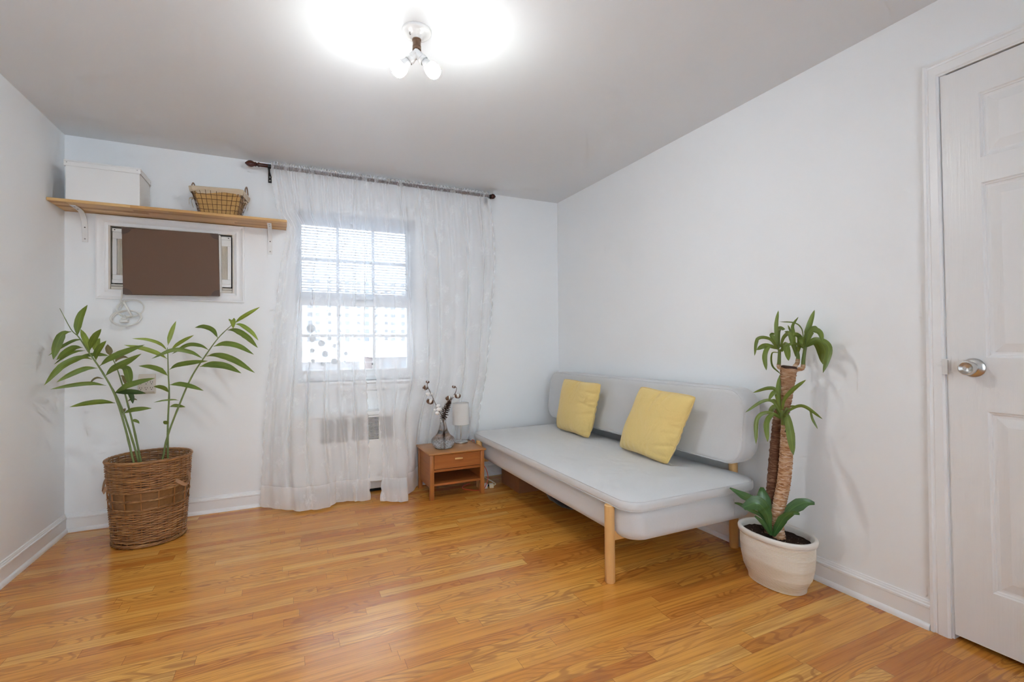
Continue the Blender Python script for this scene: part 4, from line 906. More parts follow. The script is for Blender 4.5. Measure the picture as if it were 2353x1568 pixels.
# vase with cotton sprigs and a pine cone
vc = (-1.18, -.283, NZ)
vo_ = [(0, .004), (.050, .004), (.064, .010), (.080, .030), (.088, .052), (.080, .075), (.055, .098), (.040, .120), (.031, .150), (.0235, .185), (.0225, .200), (.0275, .219), (.0285, .222)]
vi_ = [(.0265, .222), (.0195, .202), (.0195, .186), (.026, .150), (.034, .122), (.048, .102), (.072, .076), (.080, .052), (.072, .032), (.050, .016), (0, .014)]
def fine(q): return [(max(0, p.x), p.y) for p in catmull([(a_, b_, 0) for a_, b_ in q], 7)]
def facet(a, h):
    if not .012 < h < .150: return 1
    k = smooth((h - .012) / .015) * smooth((.112 - h) / .012)
    u1 = (a * 20 / (2 * PI) + h * 52) % 1; u2 = (a * 20 / (2 * PI) - h * 52) % 1
    d_ = .050 * k * (min(abs(u1 - .5), abs(u2 - .5)) * 2 - .35)
    fl = .030 * smooth((h - .105) / .01) * smooth((.150 - h) / .02) * abs(math.sin(6 * a))
    return 1 + d_ + fl
vs = tag(MB().lathe(fine(vo_), vc, 160, (0, 0, 1), False, False, facet).lathe(fine(vi_), vc, 160).build('glass_vase', M['crystal'], None, 25), 'clear cut-glass vase with a round belly on the nightstand', 'vase')
# solid foot so that it stands on the wood
vs2 = MB().lathe([(.0, 0), (.058, 0), (.062, .003), (.05, .0038), (0, .0038)], vc, 48).build('base', M['crystal'], vs, 60)

def husk(c, r, seed):
    """dry four-part husk: pointed bracts curving round a boll"""
    rnd = random.Random(seed); m = MB(); c = D(c)
    dirv = D((rnd.uniform(-.3, .3), rnd.uniform(-.3, .3), 1)).normalized(); e1 = dirv.orthogonal().normalized(); e2 = dirv.cross(e1)
    for k in range(4):
        a = k * PI / 2 + rnd.uniform(-.3, .3); o = e1 * math.cos(a) + e2 * math.sin(a); sd = dirv.cross(o)
        rows = []
        for i in range(6):
            t = i / 5; th = -1.35 + 2.1 * t; q = c + (o * math.cos(th) + dirv * math.sin(th)) * r * 1.08
            w = r * .55 * math.sin(PI * (.12 + .86 * t)) ** .8
            rows.append([q - sd * w, q + o * r * .05, q + sd * w])
        rows2 = [[p + o * .0012 for p in rw] for rw in rows]
        m.loft(rows, False, False, False); m.loft(rows2, False, False, False)
    return m
def boll(c, r, seed):
    rnd = random.Random(seed); m = MB()
    for k in range(4):
        a = k * PI / 2 + rnd.uniform(-.4, .4)
        m.sphere((c[0] + r * .38 * math.cos(a), c[1] + r * .38 * math.sin(a), c[2] + rnd.uniform(-.2, .2) * r), r * .72, 12, (1, 1, 1.05))
    return m
for nm, twk, bk_, hk, lab in (('cotton_branch', 'twigL', 'bollsL', 'huskL', 'long cotton sprig leaning left out of the vase'), ('cotton_branch', 'twigR', 'bollsR', 'huskR', 'short cotton sprig leaning right above the pine cone')):
    base = PL[twk][0]
    rt = thing(nm, lab, 'dried flower', tuple(base))
    tw = catmull([tuple(p) for p in PL[twk]], 6)
    MB().tube([(vc[0] + (.01 if nm and twk == 'twigL' else -.012), vc[1] + .008, NZ + .025)] + tw, .0022, 6).build('twig', M['twig'], rt)
    for i, (x, y, z, r, h) in enumerate(PL[bk_]):
        b_ = boll((x, y, z), r * .80, i * 7 + len(twk)).build('cotton_boll', M['cotton'], rt, 180)
        if h: husk((x, y, z), r * .92, i * 5 + 2).build('husk', M['husk'], b_, 60)
        near = min(tw, key=lambda p: (p - D((x, y, z))).length)
        MB().tube([near, D((x, y, z))], .0013, 5).build('stalk', M['twig'], b_)
    husk(PL[hk], .011, 77).build('husk', M['husk'], rt, 60)
pcn = thing('pine_cone', 'long dark pine cone standing in the vase mouth', 'pine cone', tuple(PL['cone'][0]))
ax_ = catmull([tuple(p) for p in PL['cone'][1:]], 8)
MB().tube([(vc[0], vc[1] - .008, NZ + .03), tuple(PL['cone'][0])] + ax_, [.002] * (len(ax_) + 2), 6).build('twig', M['twig'], pcn)
m = MB(); rnd = random.Random(4); nsc = 96
for k in range(nsc):
    t = k / (nsc - 1); p = ax_[min(len(ax_) - 1, int(t * (len(ax_) - 1)))]; tg = (ax_[-1] - ax_[0]).normalized()
    e1 = tg.orthogonal().normalized(); e2 = tg.cross(e1); a = k * 2.39996
    o = e1 * math.cos(a) + e2 * math.sin(a); sd = tg.cross(o)
    L_ = PL['conew'] * (.62 + .5 * math.sin(PI * min(1, t * .8 + .22))) * rnd.uniform(.8, 1.1); w = .0058
    dr_ = (o * .9 + tg * lerp(-.25, .75, t)).normalized(); up_ = (tg - dr_ * tg.dot(dr_)).normalized()
    q0, q1, q2 = p + o * .003, p + dr_ * L_ * .65, p + dr_ * L_ + tg * .002
    for th in (0, .0012):
        pass
    r0 = [q0 - sd * w * .4, q0 + sd * w * .4, q0 + sd * w * .4 + up_ * .001, q0 - sd * w * .4 + up_ * .001]
    r1 = [q1 - sd * w, q1 + sd * w, q1 + sd * w + up_ * .0014, q1 - sd * w + up_ * .0014]
    r2 = [q2 - sd * w * .35, q2 + sd * w * .35, q2 + sd * w * .35 + up_ * .001, q2 - sd * w * .35 + up_ * .001]
    m.loft([r0, r1, r2])
m.build('scales', M['cone'], pcn, 20)
# table lamp
lc = (-.995, -.150, NZ)
lm = thing('table_lamp', 'small table lamp with a white drum shade on a steel pole', 'lamp', lc)
MB().lathe([(.0, 0), (.055, 0), (.057, .002), (.057, .008), (.054, .011), (.012, .016), (.0, .016)], lc, 48).build('base', M['steel'], lm, 30)
MB().tube([(lc[0], lc[1], NZ + .012), (lc[0], lc[1], NZ + .215)], .0048, 12).build('pole', M['steel'], lm)
sh_ = MB().lathe([(.0650, .145), (.0655, .145), (.0640, .312), (.0635, .312), (.0625, .312), (.0640, .145), (.0650, .145)], lc, 56).build('shade', M['shade'], lm, 40)
m = MB()
for k in range(3):
    a = k * 2 * PI / 3; m.tube([(lc[0], lc[1], NZ + .205), (lc[0] + .063 * math.cos(a), lc[1] + .063 * math.sin(a), NZ + .205)], .0012, 5)
m.lathe([(.014, .175), (.014, .205), (.010, .215), (0, .215)], lc, 16, cap0=True)
m.build('spider', M['whitemetal'], lm)
MB().tube([(lc[0] + .0636 * math.cos(k * PI / 24), lc[1] + .0636 * math.sin(k * PI / 24), NZ + .312) for k in range(48)], .0012, 6, True).build('shade_ring', M['steel'], sh_)
MB().tube(catmull([(lc[0] + .05, lc[1] + .01, NZ + .003), (-.928, -.125, NZ + .006), (-.912, -.115, NZ + .004), (-.898, -.100, NZ - .004), (-.8985, -.098, .30)], 6), .0023, 7).build('lamp_cord', M['blackcord'], lm)
# cords and plugs on the floor
oc = MB().tube(catmull([(-.8985, -.108, .30), (-.8985, -.130, .335), (-.8985, -.165, .347), (-.8985, -.195, .335), (-.8975, -.21, .25), (-.884, -.26, .20), (-.862, -.32, .165), (-.845, -.342, .105), (-.855, -.352, .052), (-.888, -.368, .012), (-.935, -.36, .004), (-.99, -.32, .004), (-1.02, -.26, .004), (-.99, -.20, .004), (-.93, -.17, .004)], 8), .0028, 8).build('orange_cord', M['orange'])
tag(oc, 'thin orange cord looping down beside the nightstand leg', 'cord')
pa = thing('power_adapter', 'white boxy power adapter on the floor by the nightstand leg', 'adapter', (-.87, -.315, 0))
MB().obox((-.872, -.318, .018), (.97, -.22, 0), (.22, .97, 0), (0, 0, 1), .030, .018, .018, .003).build('body', M['cordwhite'], pa)
MB().obox((-.836, -.326, .018), (.97, -.22, 0), (.22, .97, 0), (0, 0, 1), .007, .004, .006).build('prong', M['dark'], pa)
ip = thing('extension_plug', 'ivory plug on a beige lead beside the white adapter', 'plug', (-.812, -.335, 0))
MB().obox((-.812, -.332, .016), (.97, -.22, 0), (.22, .97, 0), (0, 0, 1), .017, .017, .016, .004).build('body', M['ivory'], ip)
MB().tube(catmull([(-.795, -.336, .016), (-.776, -.330, .022), (-.784, -.30, .032), (-.815, -.24, .050), (-.852, -.16, .07), (-.872, -.10, .06), (-.872, -.055, .02)], 8), .0042, 8).build('lead', M['ivory'], ip)
# things stored under the daybed
cb = thing('cardboard_box', 'brown cardboard box under the far end of the daybed', 'box', (-.52, -.40, 0))
m = MB().box(-.688, -.40, -.565, -.25, 0, .168, .002, 1); m.build('body', M['cardboard'], cb)
m = MB().obox((-.655, -.41, .170), (.97, 0, .2), (0, 1, 0), (-.2, 0, .97), .03, .153, .0015); m.obox((-.44, -.41, .170), (.97, 0, -.2), (0, 1, 0), (.2, 0, .97), .035, .153, .0015)
m.build('flap', M['cardboard'], cb)
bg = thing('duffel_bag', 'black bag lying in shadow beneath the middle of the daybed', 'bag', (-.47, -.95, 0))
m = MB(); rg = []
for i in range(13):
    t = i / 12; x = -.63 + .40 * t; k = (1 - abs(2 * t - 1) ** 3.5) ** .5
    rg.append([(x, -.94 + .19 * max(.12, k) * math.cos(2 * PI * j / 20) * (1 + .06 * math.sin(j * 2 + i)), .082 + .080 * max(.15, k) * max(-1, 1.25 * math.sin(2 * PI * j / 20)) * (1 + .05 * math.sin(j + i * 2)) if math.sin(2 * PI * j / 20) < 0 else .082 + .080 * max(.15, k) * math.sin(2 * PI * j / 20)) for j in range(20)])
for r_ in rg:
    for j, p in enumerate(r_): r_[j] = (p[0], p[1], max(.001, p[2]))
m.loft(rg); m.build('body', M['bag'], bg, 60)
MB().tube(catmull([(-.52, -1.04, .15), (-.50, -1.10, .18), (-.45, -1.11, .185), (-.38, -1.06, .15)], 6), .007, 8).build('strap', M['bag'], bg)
# ================================================================== DAYBED
db = thing('daybed', 'light grey upholstered daybed with round beech legs against the right wall', 'daybed', (-.46, -1.05, 0))
def slab(cx, cy, hx, hy, r, prof, n=10):
    """stack of rounded-rectangle rings: prof = [(inset, z)]"""
    rg = []
    for e, z in prof:
        rg.append([(cx + x, cy + y, z) for x, y in rrect(hx - e, hy - e, max(.012, r - e * .8), n)])
    return rg
def edge_prof(z0, z1, r, n=6, crown=0):
    p = []
    for k in range(n + 1):
        a = -PI / 2 + PI / 2 * k / n; p.append((r - r * math.cos(a), z0 + r + r * math.sin(a)))
    for k in range(n + 1):
        a = PI / 2 * k / n; p.append((r - r * math.cos(a), z1 - r + r * math.sin(a)))
    return p
# seat base
bcx, bcy, bhx, bhy = -.4475, -1.079, .4125, .976
p = [(.20, .206), (.10, .2055)] + edge_prof(.204, .362, .050)
MB().loft(slab(bcx, bcy, bhx, bhy, .10, p)).build('seat_base', M['sofa'], db, 60)
m = MB()
m.tube([(bcx + x, bcy + y, .3555) for x, y in rrect(bhx - .0145, bhy - .0145, .088, 10)], .0020, 6, True)
for s_ in (-.12,):
    pass
m.tube([(bcx + bhx - .18 + .0, bcy - bhy - .0012, z) for z in (.245, .26, .30, .325)], .0011, 5)
m.build('seat_piping', M['sofa'], db)
# mattress, crowned, with piping round both edges
mcx, mcy, mhx, mhy = -.4665, -1.089, .4215, .991
pr = [(.05, .3545), (.016, .3545), (.006, .358), (.001, .364), (0, .372), (0, .388), (.002, .396), (.007, .402), (.014, .406), (.03, .412), (.06, .419), (.10, .425), (.16, .430), (.23, .4325), (.30, .4335), (.36, .4335)]
rg = slab(mcx, mcy, mhx, mhy, .092, pr)
rnd = random.Random(3)
nx = []
for i, r_ in enumerate(rg):
    o_ = []
    for (x, y, z) in r_:
        k = .0025 * math.sin(x * 9 + y * 5) + .002 * math.sin(y * 13 - x * 7 + 1)
        o_.append((x + .0015 * math.sin(y * 21), y, z + (k if i > 8 else k * .5)))
    nx.append(o_)
mt = MB().loft(nx).build('mattress', M['mattress'], db, 60)
m = MB()
for e, z, rr in ((.0055, .4015, .0030), (.0045, .3595, .0026)):
    m.tube([(mcx + x, mcy + y, z) for x, y in rrect(mhx - e, mhy - e, .089, 12)], rr * .8, 6, True)
m.build('piping', M['sofa'], mt)
# backrest: rounded slab standing on edge, a little reclined
by0, by1, bz0, bz1 = -2.102, -.160, .488, .874
def brest(y, z, d):   # d: 0 front .. thickness
    tl = (z - bz0) * .10
    return (-.222 + d + tl, y, z)
cyb, czb, hyb, hzb, th_ = (by0 + by1) / 2, (bz0 + bz1) / 2, (by1 - by0) / 2, (bz1 - bz0) / 2, .145
prf = []
for k in range(7):
    a = PI / 2 * k / 6; prf.append((.028 * (1 - math.sin(a)), .028 * (1 - math.cos(a))))
for k in range(7):
    a = PI / 2 * k / 6; prf.append((.045 * (1 - math.cos(a)), th_ - .045 + .045 * math.sin(a)))
rg = []
for e, d in [(.16, -.007), (.08, -.005), (.04, -.002)] + prf + [(.10, th_)]:
    rg.append([brest(cyb + a, czb + b, d) for a, b in rrect(hyb - e, hzb - e, max(.02, .105 - e * .8), 12)])
br_ = MB().loft(rg).build('backrest', M['sofa'], db, 60)
m = MB()
m.tube([brest(cyb + a, czb + b, .008) for a, b in rrect(hyb - .0085, hzb - .0085, .098, 14)], .0026, 6, True)
m.build('piping', M['sofa'], br_)
# legs: two at the front edge with round tops, two tall ones carrying the backrest
for y in (-1.928, -.262):
    MB().lathe([(0, .3595), (.020, .3595), (.0235, .356), (.0235, .004), (.0215, 0), (0, 0)], (-.884, y, 0), 28).build('leg', M['beech'], db, 30)
for y in (-1.914, -.262):
    MB().lathe([(0, .690), (.0235, .690), (.0235, .004), (.0215, 0), (0, 0)], (-.050, y, 0), 28).build('leg', M['beech'], db, 30)
for y in (-1.925, -.262):
    MB().box(-.868, -.06, y - .011, y + .011, .190, .234, .002, 1).build('rail', M['beech'], db)
MB().box(-.868, -.8635, -1.944, -1.912, .252, .262).lathe([(.004, 0), (.003, .004), (0, .005)], (-.8635, -1.89, .262), 10, (-1, 0, 0), True).build('bolt', M['steel'], db)

# ================================================================== CUSHIONS
def cushion(label, BL, BR, TL, TR, th, seed, off):
    rnd = random.Random(seed); n = 44
    crs = [(1, rnd.uniform(-.8, .7), -1, rnd.uniform(-.35, .35), rnd.uniform(.18, .4), rnd.uniform(.012, .020)) for _ in range(6)] + [(rnd.uniform(-.8, .8), -1, rnd.uniform(-.3, .3), 1, .22, .013) for _ in range(4)] + [(rnd.uniform(-.3, .3), 1, rnd.uniform(-.2, .2), -1, .25, .012) for _ in range(3)]
    BL, BR, TL, TR = D(BL), D(BR), D(TL), D(TR)
    nrm = ((BR - BL).cross(TL - BL)).normalized()
    if nrm.x > 0: nrm = -nrm
    m = MB(); idx = {}
    waves = [(rnd.uniform(2, 4), rnd.uniform(1, 5), rnd.uniform(0, 6)) for _ in range(6)]
    for side in (1, -1):
        for i in range(n + 1):
            for j in range(n + 1):
                edge = i in (0, n) or j in (0, n)
                if edge and side == -1: idx[(side, i, j)] = idx[(1, i, j)]; continue
                u, v = i / n, j / n
                # seams pull in a little between the corners and wander
                a = 2 * u - 1; b = 2 * v - 1
                a2 = a * (1 - .018 * (1 - b * b) + .010 * math.sin(5.1 * b + seed) * (1 - b * b)); b2 = b * (1 - .022 * (1 - a * a) + .010 * math.sin(4.3 * a + seed * 2) * (1 - a * a))
                k4 = (abs(a) * abs(b)) ** 9 * .035     # blunt corners
                a2 *= 1 - k4; b2 *= 1 - k4
                uu, vv = (a2 + 1) / 2, (b2 + 1) / 2
                q = BL.lerp(BR, uu).lerp(TL.lerp(TR, uu), vv)
                t = ((1 - abs(a) ** 3.2) * (1 - abs(b) ** 3.2)) ** .55
                sl = 1 + .20 * (-b)      # heavier at the bottom
                wv = sum(math.sin(w[0] * a * 1.6 + w[1] * b * 1.6 + w[2]) for w in waves) / 6
                # creases running in from the seams, most of all from the right-hand one
                cr = 0
                for (ca, cb, dx, dy, ln, amp) in crs:
                    s_ = (a - ca) * dx + (b - cb) * dy; pr_ = -(a - ca) * dy + (b - cb) * dx
                    if s_ > -.15: cr += amp * math.exp(-(pr_ / .045) ** 2) * math.exp(-max(0, s_) / ln) * (1 - math.exp(-(pr_ / .02) ** 2) * 0)
                h = th * t * sl + (.007 * wv * t - cr * min(1, t * 2.5)) * (1 if side == 1 else .5)
                idx[(side, i, j)] = len(m.v); m.v.append(tuple(q + nrm * h * side))
    for side in (1, -1):
        for i in range(n):
            for j in range(n):
                f = [idx[(side, i, j)], idx[(side, i + 1, j)], idx[(side, i + 1, j + 1)], idx[(side, i, j + 1)]]
                m.f.append(tuple(f if side == 1 else f[::-1]))
    root = thing('throw_cushion', label, 'cushion', tuple((BL + BR) / 2))
    o = m.build('cover', M['yellow'], root, 180)
    per_ = []
    for (i, j) in [(i, 0) for i in range(n)] + [(n, j) for j in range(n)] + [(i, n) for i in range(n, 0, -1)] + [(0, j) for j in range(n, 0, -1)]:
        per_.append(m.v[idx[(1, i, j)]])
    MB().tube(per_, .0022, 6, True).build('seam', M['yellow'], o)
    return root
cushion('yellow square cushion nearer the window, leaning on the backrest', (-.300, -.470, .444), (-.316, -.935, .440), (-.278, -.545, .838), (-.284, -1.045, .832), .062, 5, 0)
cushion('yellow square cushion nearer the cane plant, leaning on the backrest', (-.312, -1.268, .444), (-.352, -1.742, .440), (-.282, -1.445, .846), (-.292, -1.895, .826), .066, 9, 0)

# ================================================================== WICKER BASKET AND ITS PLANT
KC = (-2.9642, -.3284); R0, R1, KH = .166, .199, .478
wk = thing('wicker_basket', 'tall round brown wicker basket with a wood-splint band standing on the floor', 'basket', (KC[0], KC[1], 0))
def kr(z): return lerp(R0, R1, (z / KH) ** .9)
NST = 30; NP = NST * 6
m = MB(); rnd = random.Random(2)
def strand(z, row, r_t=.0043, amp=.0040):
    pts = []
    w = rnd.uniform(0, 6); w2 = rnd.uniform(.6, 1.2)
    for k in range(NP):
        a = 2 * PI * k / NP
        rr = kr(z) + amp * math.sin(NST / 2 * a * 1.0 + PI * row) + .0008 * math.sin(3 * a + w)
        zz = z + .0016 * math.sin(2 * a + w) * w2 + .0007 * math.sin(7 * a + w * 2)
        pts.append((KC[0] + rr * math.cos(a), KC[1] + rr * math.sin(a), zz))
    m.tube(pts, r_t * rnd.uniform(.85, 1.12), 5, True)
z = .030; row = 0
while z < .206: strand(z, row); z += .0067; row += 1
z = .318
while z < .462: strand(z, row); z += .0067; row += 1
m.build('weave', M['wicker'], wk, 60)
def twist(z0, nm, reps, rt, amp, tilt=0):
    m = MB()
    for s_ in range(reps):
        pts = []
        for k in range(NP):
            a = 2 * PI * k / NP; ph = 11 * a + 2 * PI * s_ / reps
            rr = kr(z0) + .002 + amp * math.cos(ph); zz = z0 + amp * math.sin(ph)
            pts.append((KC[0] + rr * math.cos(a), KC[1] + rr * math.sin(a), zz))
        m.tube(pts, rt, 6, True)
    return m.build(nm, M['wicker'], wk, 60)
twist(.472, 'rim', 4, .0044, .0052)
twist(.012, 'foot_rim', 4, .0046, .0062)
for zz in (.212, .262, .312): twist(zz, 'twined_row', 3, .0036, .0044)
for (za, zb) in ((.214, .258), (.266, .310)):
    MB().loft([[(KC[0] + rr * math.cos(2 * PI * k / 72), KC[1] + rr * math.sin(2 * PI * k / 72), zz) for k in range(72)] for rr, zz in ((kr(za) - .003, za), (kr(zb) - .003, zb), (kr(zb) - .0045, zb), (kr(za) - .0045, za), (kr(za) - .003, za))], False, False).build('splint_band', M['woodband'], wk, 30)
m = MB()
for k in range(NST):
    a = 2 * PI * (k + .5) / NST
    def so(z): return (.0030 if k % 2 == 0 else -.0075) if .209 < z < .315 else -.0008
    m.tube([(KC[0] + (kr(z) + so(z)) * math.cos(a), KC[1] + (kr(z) + so(z)) * math.sin(a), z) for z in (.012, .1, .195, .215, .262, .31, .33, .4, .468)], .0036, 6)
m.build('stakes', M['stake'], wk)
MB().loft([[(KC[0] + r_ * math.cos(2 * PI * k / 48), KC[1] + r_ * math.sin(2 * PI * k / 48), zz) for k in range(48)] for r_, zz in ((R0 - .006, .008), (R0 - .006, .016))]).build('base', M['wicker'], wk)
for aa, hs in ((math.radians(-28), 1), (math.radians(196), -1)):
    c0 = D((KC[0] + kr(.33) * math.cos(aa), KC[1] + kr(.33) * math.sin(aa), .335)); o = D((math.cos(aa), math.sin(aa), 0)); t = D((-math.sin(aa), math.cos(aa), 0)) * hs
    if hs < 0: o *= .55; c0.z -= .008
    q = catmull([c0 - t * .045 + o * -.004 + D((0, 0, .012)), c0 - t * .040 + o * .012 + D((0, 0, .004)), c0 - t * .015 + o * .030 + D((0, 0, -.020)), c0 + t * .012 + o * .032 + D((0, 0, -.018)), c0 + t * .034 + o * .022 + D((0, 0, .018)), c0 + t * .040 + o * .004 + D((0, 0, .040))], 6)
    rg = []
    for i, p in enumerate(q):
        up_ = D((0, 0, 1)) * .009 + o * .006
        rg.append([p - up_, p + up_, p + up_ + o * .0025, p - up_ + o * .0025])
    MB().loft(rg).build('leather_handle', M['leather'], wk, 30)

def ribbon(pts, w, prof, roll=0.0, fold=.25, mat=None, n=7, tipw=.02, ref=None):
    """leaf blade along pts: lens-shaped outline, keeled along the midrib; returns verts, faces, uvs"""
    P_ = catmull(pts, n); L_ = len(P_) - 1
    cum = [0]
    for i in range(L_): cum.append(cum[-1] + (P_[i + 1] - P_[i]).length)
    tot = cum[-1] or 1
    vs, fs, uv = [], [], []
    cam = D((-2.2, -3.7, 1.1))
    wd_prev = None
    for i, p in enumerate(P_):
        a, b = P_[max(0, i - 1)], P_[min(L_, i + 1)]; tg = (b - a).normalized()
        vd = (ref if ref is not None else (p - cam)).normalized()
        wd = tg.cross(vd)
        if wd.length < .15: wd = wd_prev if wd_prev is not None else tg.orthogonal()
        wd.normalize()
        if wd_prev is not None and wd.dot(wd_prev) < 0: wd = -wd
        wd_prev = wd.copy()
        nn = tg.cross(wd).normalized(); wd = wd * math.cos(roll) + nn * math.sin(roll); nn = tg.cross(wd).normalized()
        if nn.z < 0: nn = -nn
        t = cum[i] / tot; hw = w * .5 * interp(t, *prof)
        for s_ in (-1, -.5, 0, .5, 1):
            vs.append(p + wd * hw * s_ + nn * (abs(s_) * hw * fold)); uv.append((.5 + s_ * .5, t * tot * 8))
    for i in range(L_):
        for j in range(4):
            a = i * 5 + j; fs.append((a, a + 1, a + 6, a + 5))
    return vs, fs, uv
LENS = ([0, .05, .12, .3, .5, .7, .86, .95, 1], [.08, .12, .45, .95, 1.0, .86, .50, .20, .02])
STRAP = ([0, .15, .4, .65, .85, .95, 1], [.42, .62, .92, 1.0, .72, .34, .03])
gp = thing('ginger_plant', 'leafy green cane-stemmed plant growing out of the wicker basket', 'plant', (KC[0], KC[1], .018))
m = MB().lathe([(0, .018), (.098, .018), (.128, .345), (.133, .348), (.133, .358), (.122, .358), (.119, .34), (0, .34)], (KC[0], KC[1], 0), 40)
m.build('nursery_pot', M['nursery'], gp, 30)
MB().lathe([(0, .352), (.06, .350), (.121, .346)], (KC[0], KC[1], 0), 40).build('soil', M['soil'], gp, 60)
stems = []
for i, s_ in enumerate(PL['gstems']):
    q = [D(p) for p in s_]; b = q[0]; v = D((b.x - KC[0], b.y - KC[1], 0))
    if v.length > .09: b = D((KC[0], KC[1], b.z)) + v.normalized() * .09; q[0] = b
    q[0].z = .345
    P_ = catmull(q, 6); n = len(P_)
    rad = [lerp(.0058, .0012, (k / (n - 1)) ** 1.6) for k in range(n)]
    for k in range(n):
        if k % 7 == 3: rad[k] *= 1.18
    stems.append(MB().tube(P_, rad, 8).build('stem', M['stem'], gp, 80))
kinds = {0: 'leaf', 1: 'leafy', 2: 'leafd', 3: 'leafk'}
from collections import defaultdict
acc = defaultdict(lambda: [MB(), []])
rnd = random.Random(8)
for lf in PL['gleaves']:
    st, kd, w, pts = lf[0], lf[1], lf[2], lf[3:]
    vs, fs, uv = ribbon(pts, w, LENS, rnd.uniform(-.35, .35), .22)
    a = acc[(st, kd)]; a[0].add(vs, fs); a[1] += uv
for (st, kd), (mb, uv) in acc.items():
    o = mb.build('foliage', M[kinds[kd]], stems[st], 70, uv)
    if kd == 2: o['label'] = 'dry brownish leaves'
    if kd == 1: o['label'] = 'young yellow-green leaves'

# ================================================================== POTTED CANE PLANT
PC = (-.2018, -2.2707)
py = thing('potted_cane_plant', 'tall two-cane plant in a ribbed oval stoneware pot by the daybed', 'potted plant', (PC[0], PC[1], 0))
def oval(ax, ay, z, n=72): return [(PC[0] + ax * math.copysign(abs(math.cos(t)) ** .9, math.cos(t)), PC[1] + ay * math.copysign(abs(math.sin(t)) ** .9, math.sin(t)), z) for t in [2 * PI * k / n for k in range(n)]]
rg = [oval(.080, .118, 0), oval(.0875, .127, .003), oval(.0885, .128, .018), oval(.0905, .131, .024)]
zz = .026
while zz < .208:
    e = interp(zz, [.026, .06, .11, .16, .208], [0, .55, .88, 1, 1.0])
    ax, ay = lerp(.0915, .1120, e), lerp(.132, .1655, e)
    for dz, dr in ((0, -.0008), (.0018, .0004), (.0040, .0004)): rg.append(oval(ax + dr, ay + dr, zz + dz))
    zz += .0058
MB().loft(rg + [oval(.111, .164, .212)], True, False).build('pot', M['pot'], py, 60)
rg = [oval(.111, .164, .211), oval(.117, .171, .214), oval(.1205, .1745, .222), oval(.1215, .1755, .232), oval(.1195, .1735, .239), oval(.115, .169, .2415), oval(.109, .162, .240), oval(.1045, .157, .233), oval(.1035, .156, .19)]
MB().loft(rg, False, False).build('pot_rim', M['potrim'], py, 60)
m = MB(); rg = []; rnd = random.Random(6)
for k in range(12):
    t = k / 11
    rg.append([(p[0] + rnd.uniform(-.002, .002), p[1] + rnd.uniform(-.002, .002), .212 + .010 * (1 - t) + rnd.uniform(-.003, .003)) for p in oval(.1042 * t + .001, .1568 * t + .001, 0, 48)])
m.loft(rg, True, False); m.build('soil', M['soil'], py, 180)
trunks = []
for i, t in enumerate(PL['ytrunks']):
    r0, r1, q = t[0], t[1], [D(p) for p in t[2:]]
    if i == 0: r0, r1 = .026, .0335
    q[0].z = .208; q[0].x = max(q[0].x, PC[0] - .06)
    P_ = catmull(q, 14); n = len(P_); rnd = random.Random(20 + i)
    rg = []
    for k, p in enumerate(P_):
        a, b = P_[max(0, k - 1)], P_[min(n - 1, k + 1)]; tg = (b - a).normalized(); e1 = tg.orthogonal().normalized(); e2 = tg.cross(e1)
        rr = lerp(r0, r1, k / (n - 1)) * (1 + (.035 if k % 2 else -.035) + rnd.uniform(-.02, .02))
        rg.append([p + (e1 * math.cos(2 * PI * j / 24) + e2 * math.sin(2 * PI * j / 24)) * rr * (1 + .04 * math.sin(3 * 2 * PI * j / 24 + k * 1.7) + rnd.uniform(-.02, .02)) for j in range(24)])
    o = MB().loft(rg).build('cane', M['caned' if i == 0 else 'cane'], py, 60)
    tp = P_[-1]
    MB().lathe([(0, -.004), (r1 * .96, -.004), (r1 * .98, .006), (r1 * .80, .009), (0, .007)] if i == 0 else [(0, -.004), (r1 * .9, -.004), (r1 * .9, .004), (0, .005)], tuple(tp), 24, tuple((P_[-1] - P_[-3]).normalized())).build('cut_top', M['cutwood'], o, 40)
    trunks.append(o)
trunks[0]['label'] = 'dark taller cane at the back'; trunks[1]['label'] = 'pale ringed cane in front'
sho = []
for i, s_ in enumerate(PL['yshoots']):
    ti = 1 if i == 3 else 0; par = trunks[ti]
    q = [D(p) for p in s_[1:]]; tk = [D(p) for p in PL['ytrunks'][ti][2:]]; root_ = tk[-1].lerp(tk[-2], .25)
    P_ = catmull([root_] + q, 6)
    n = len(P_); rr = s_[0] * 1.05
    MB().tube(P_[:int(n * .66)], [rr * (1 + (.10 if k % 2 else -.05)) for k in range(int(n * .66))], 12).build('shoot', M['cane'], par, 60)
    gpt = P_[int(n * .50):] + [P_[-1] + (P_[-1] - P_[-3]) * 2.2]
    sho.append((par, MB().tube(gpt, [lerp(rr * 1.0, rr * .75, k / (len(gpt) - 1)) for k in range(len(gpt))], 10)))
rnd = random.Random(31)
for g_ in range(4):
    par, mb = sho[g_]; uv = [(.3, .5)] * len(mb.v)
    for lf in PL['yleaves']:
        if lf[0] != g_: continue
        vs, fs, u_ = ribbon(lf[2:], lf[1], STRAP, rnd.uniform(-.5, .5), .28)
        mb.add(vs, fs); uv += u_
    mb.build('leaf_rosette', M['yucca'], par, 70, uv)
mb = MB(); uv = []
for lf in PL['eleaves']:
    ws, pts = lf[0], [D(p) for p in lf[1:]]
    pts[0].z = max(pts[0].z, .212)
    k = len(ws); wm = max(ws)
    vs, fs, u_ = ribbon(pts, wm, ([i / (k - 1) for i in range(k)] , [w_ / wm for w_ in ws]), rnd.uniform(-.25, .25), .20, n=9)
    mb.add(vs, fs); uv += u_
o = mb.build('broad_foliage', M['broad'], py, 70, uv); o['label'] = 'broad dark leaves at the foot of the canes'

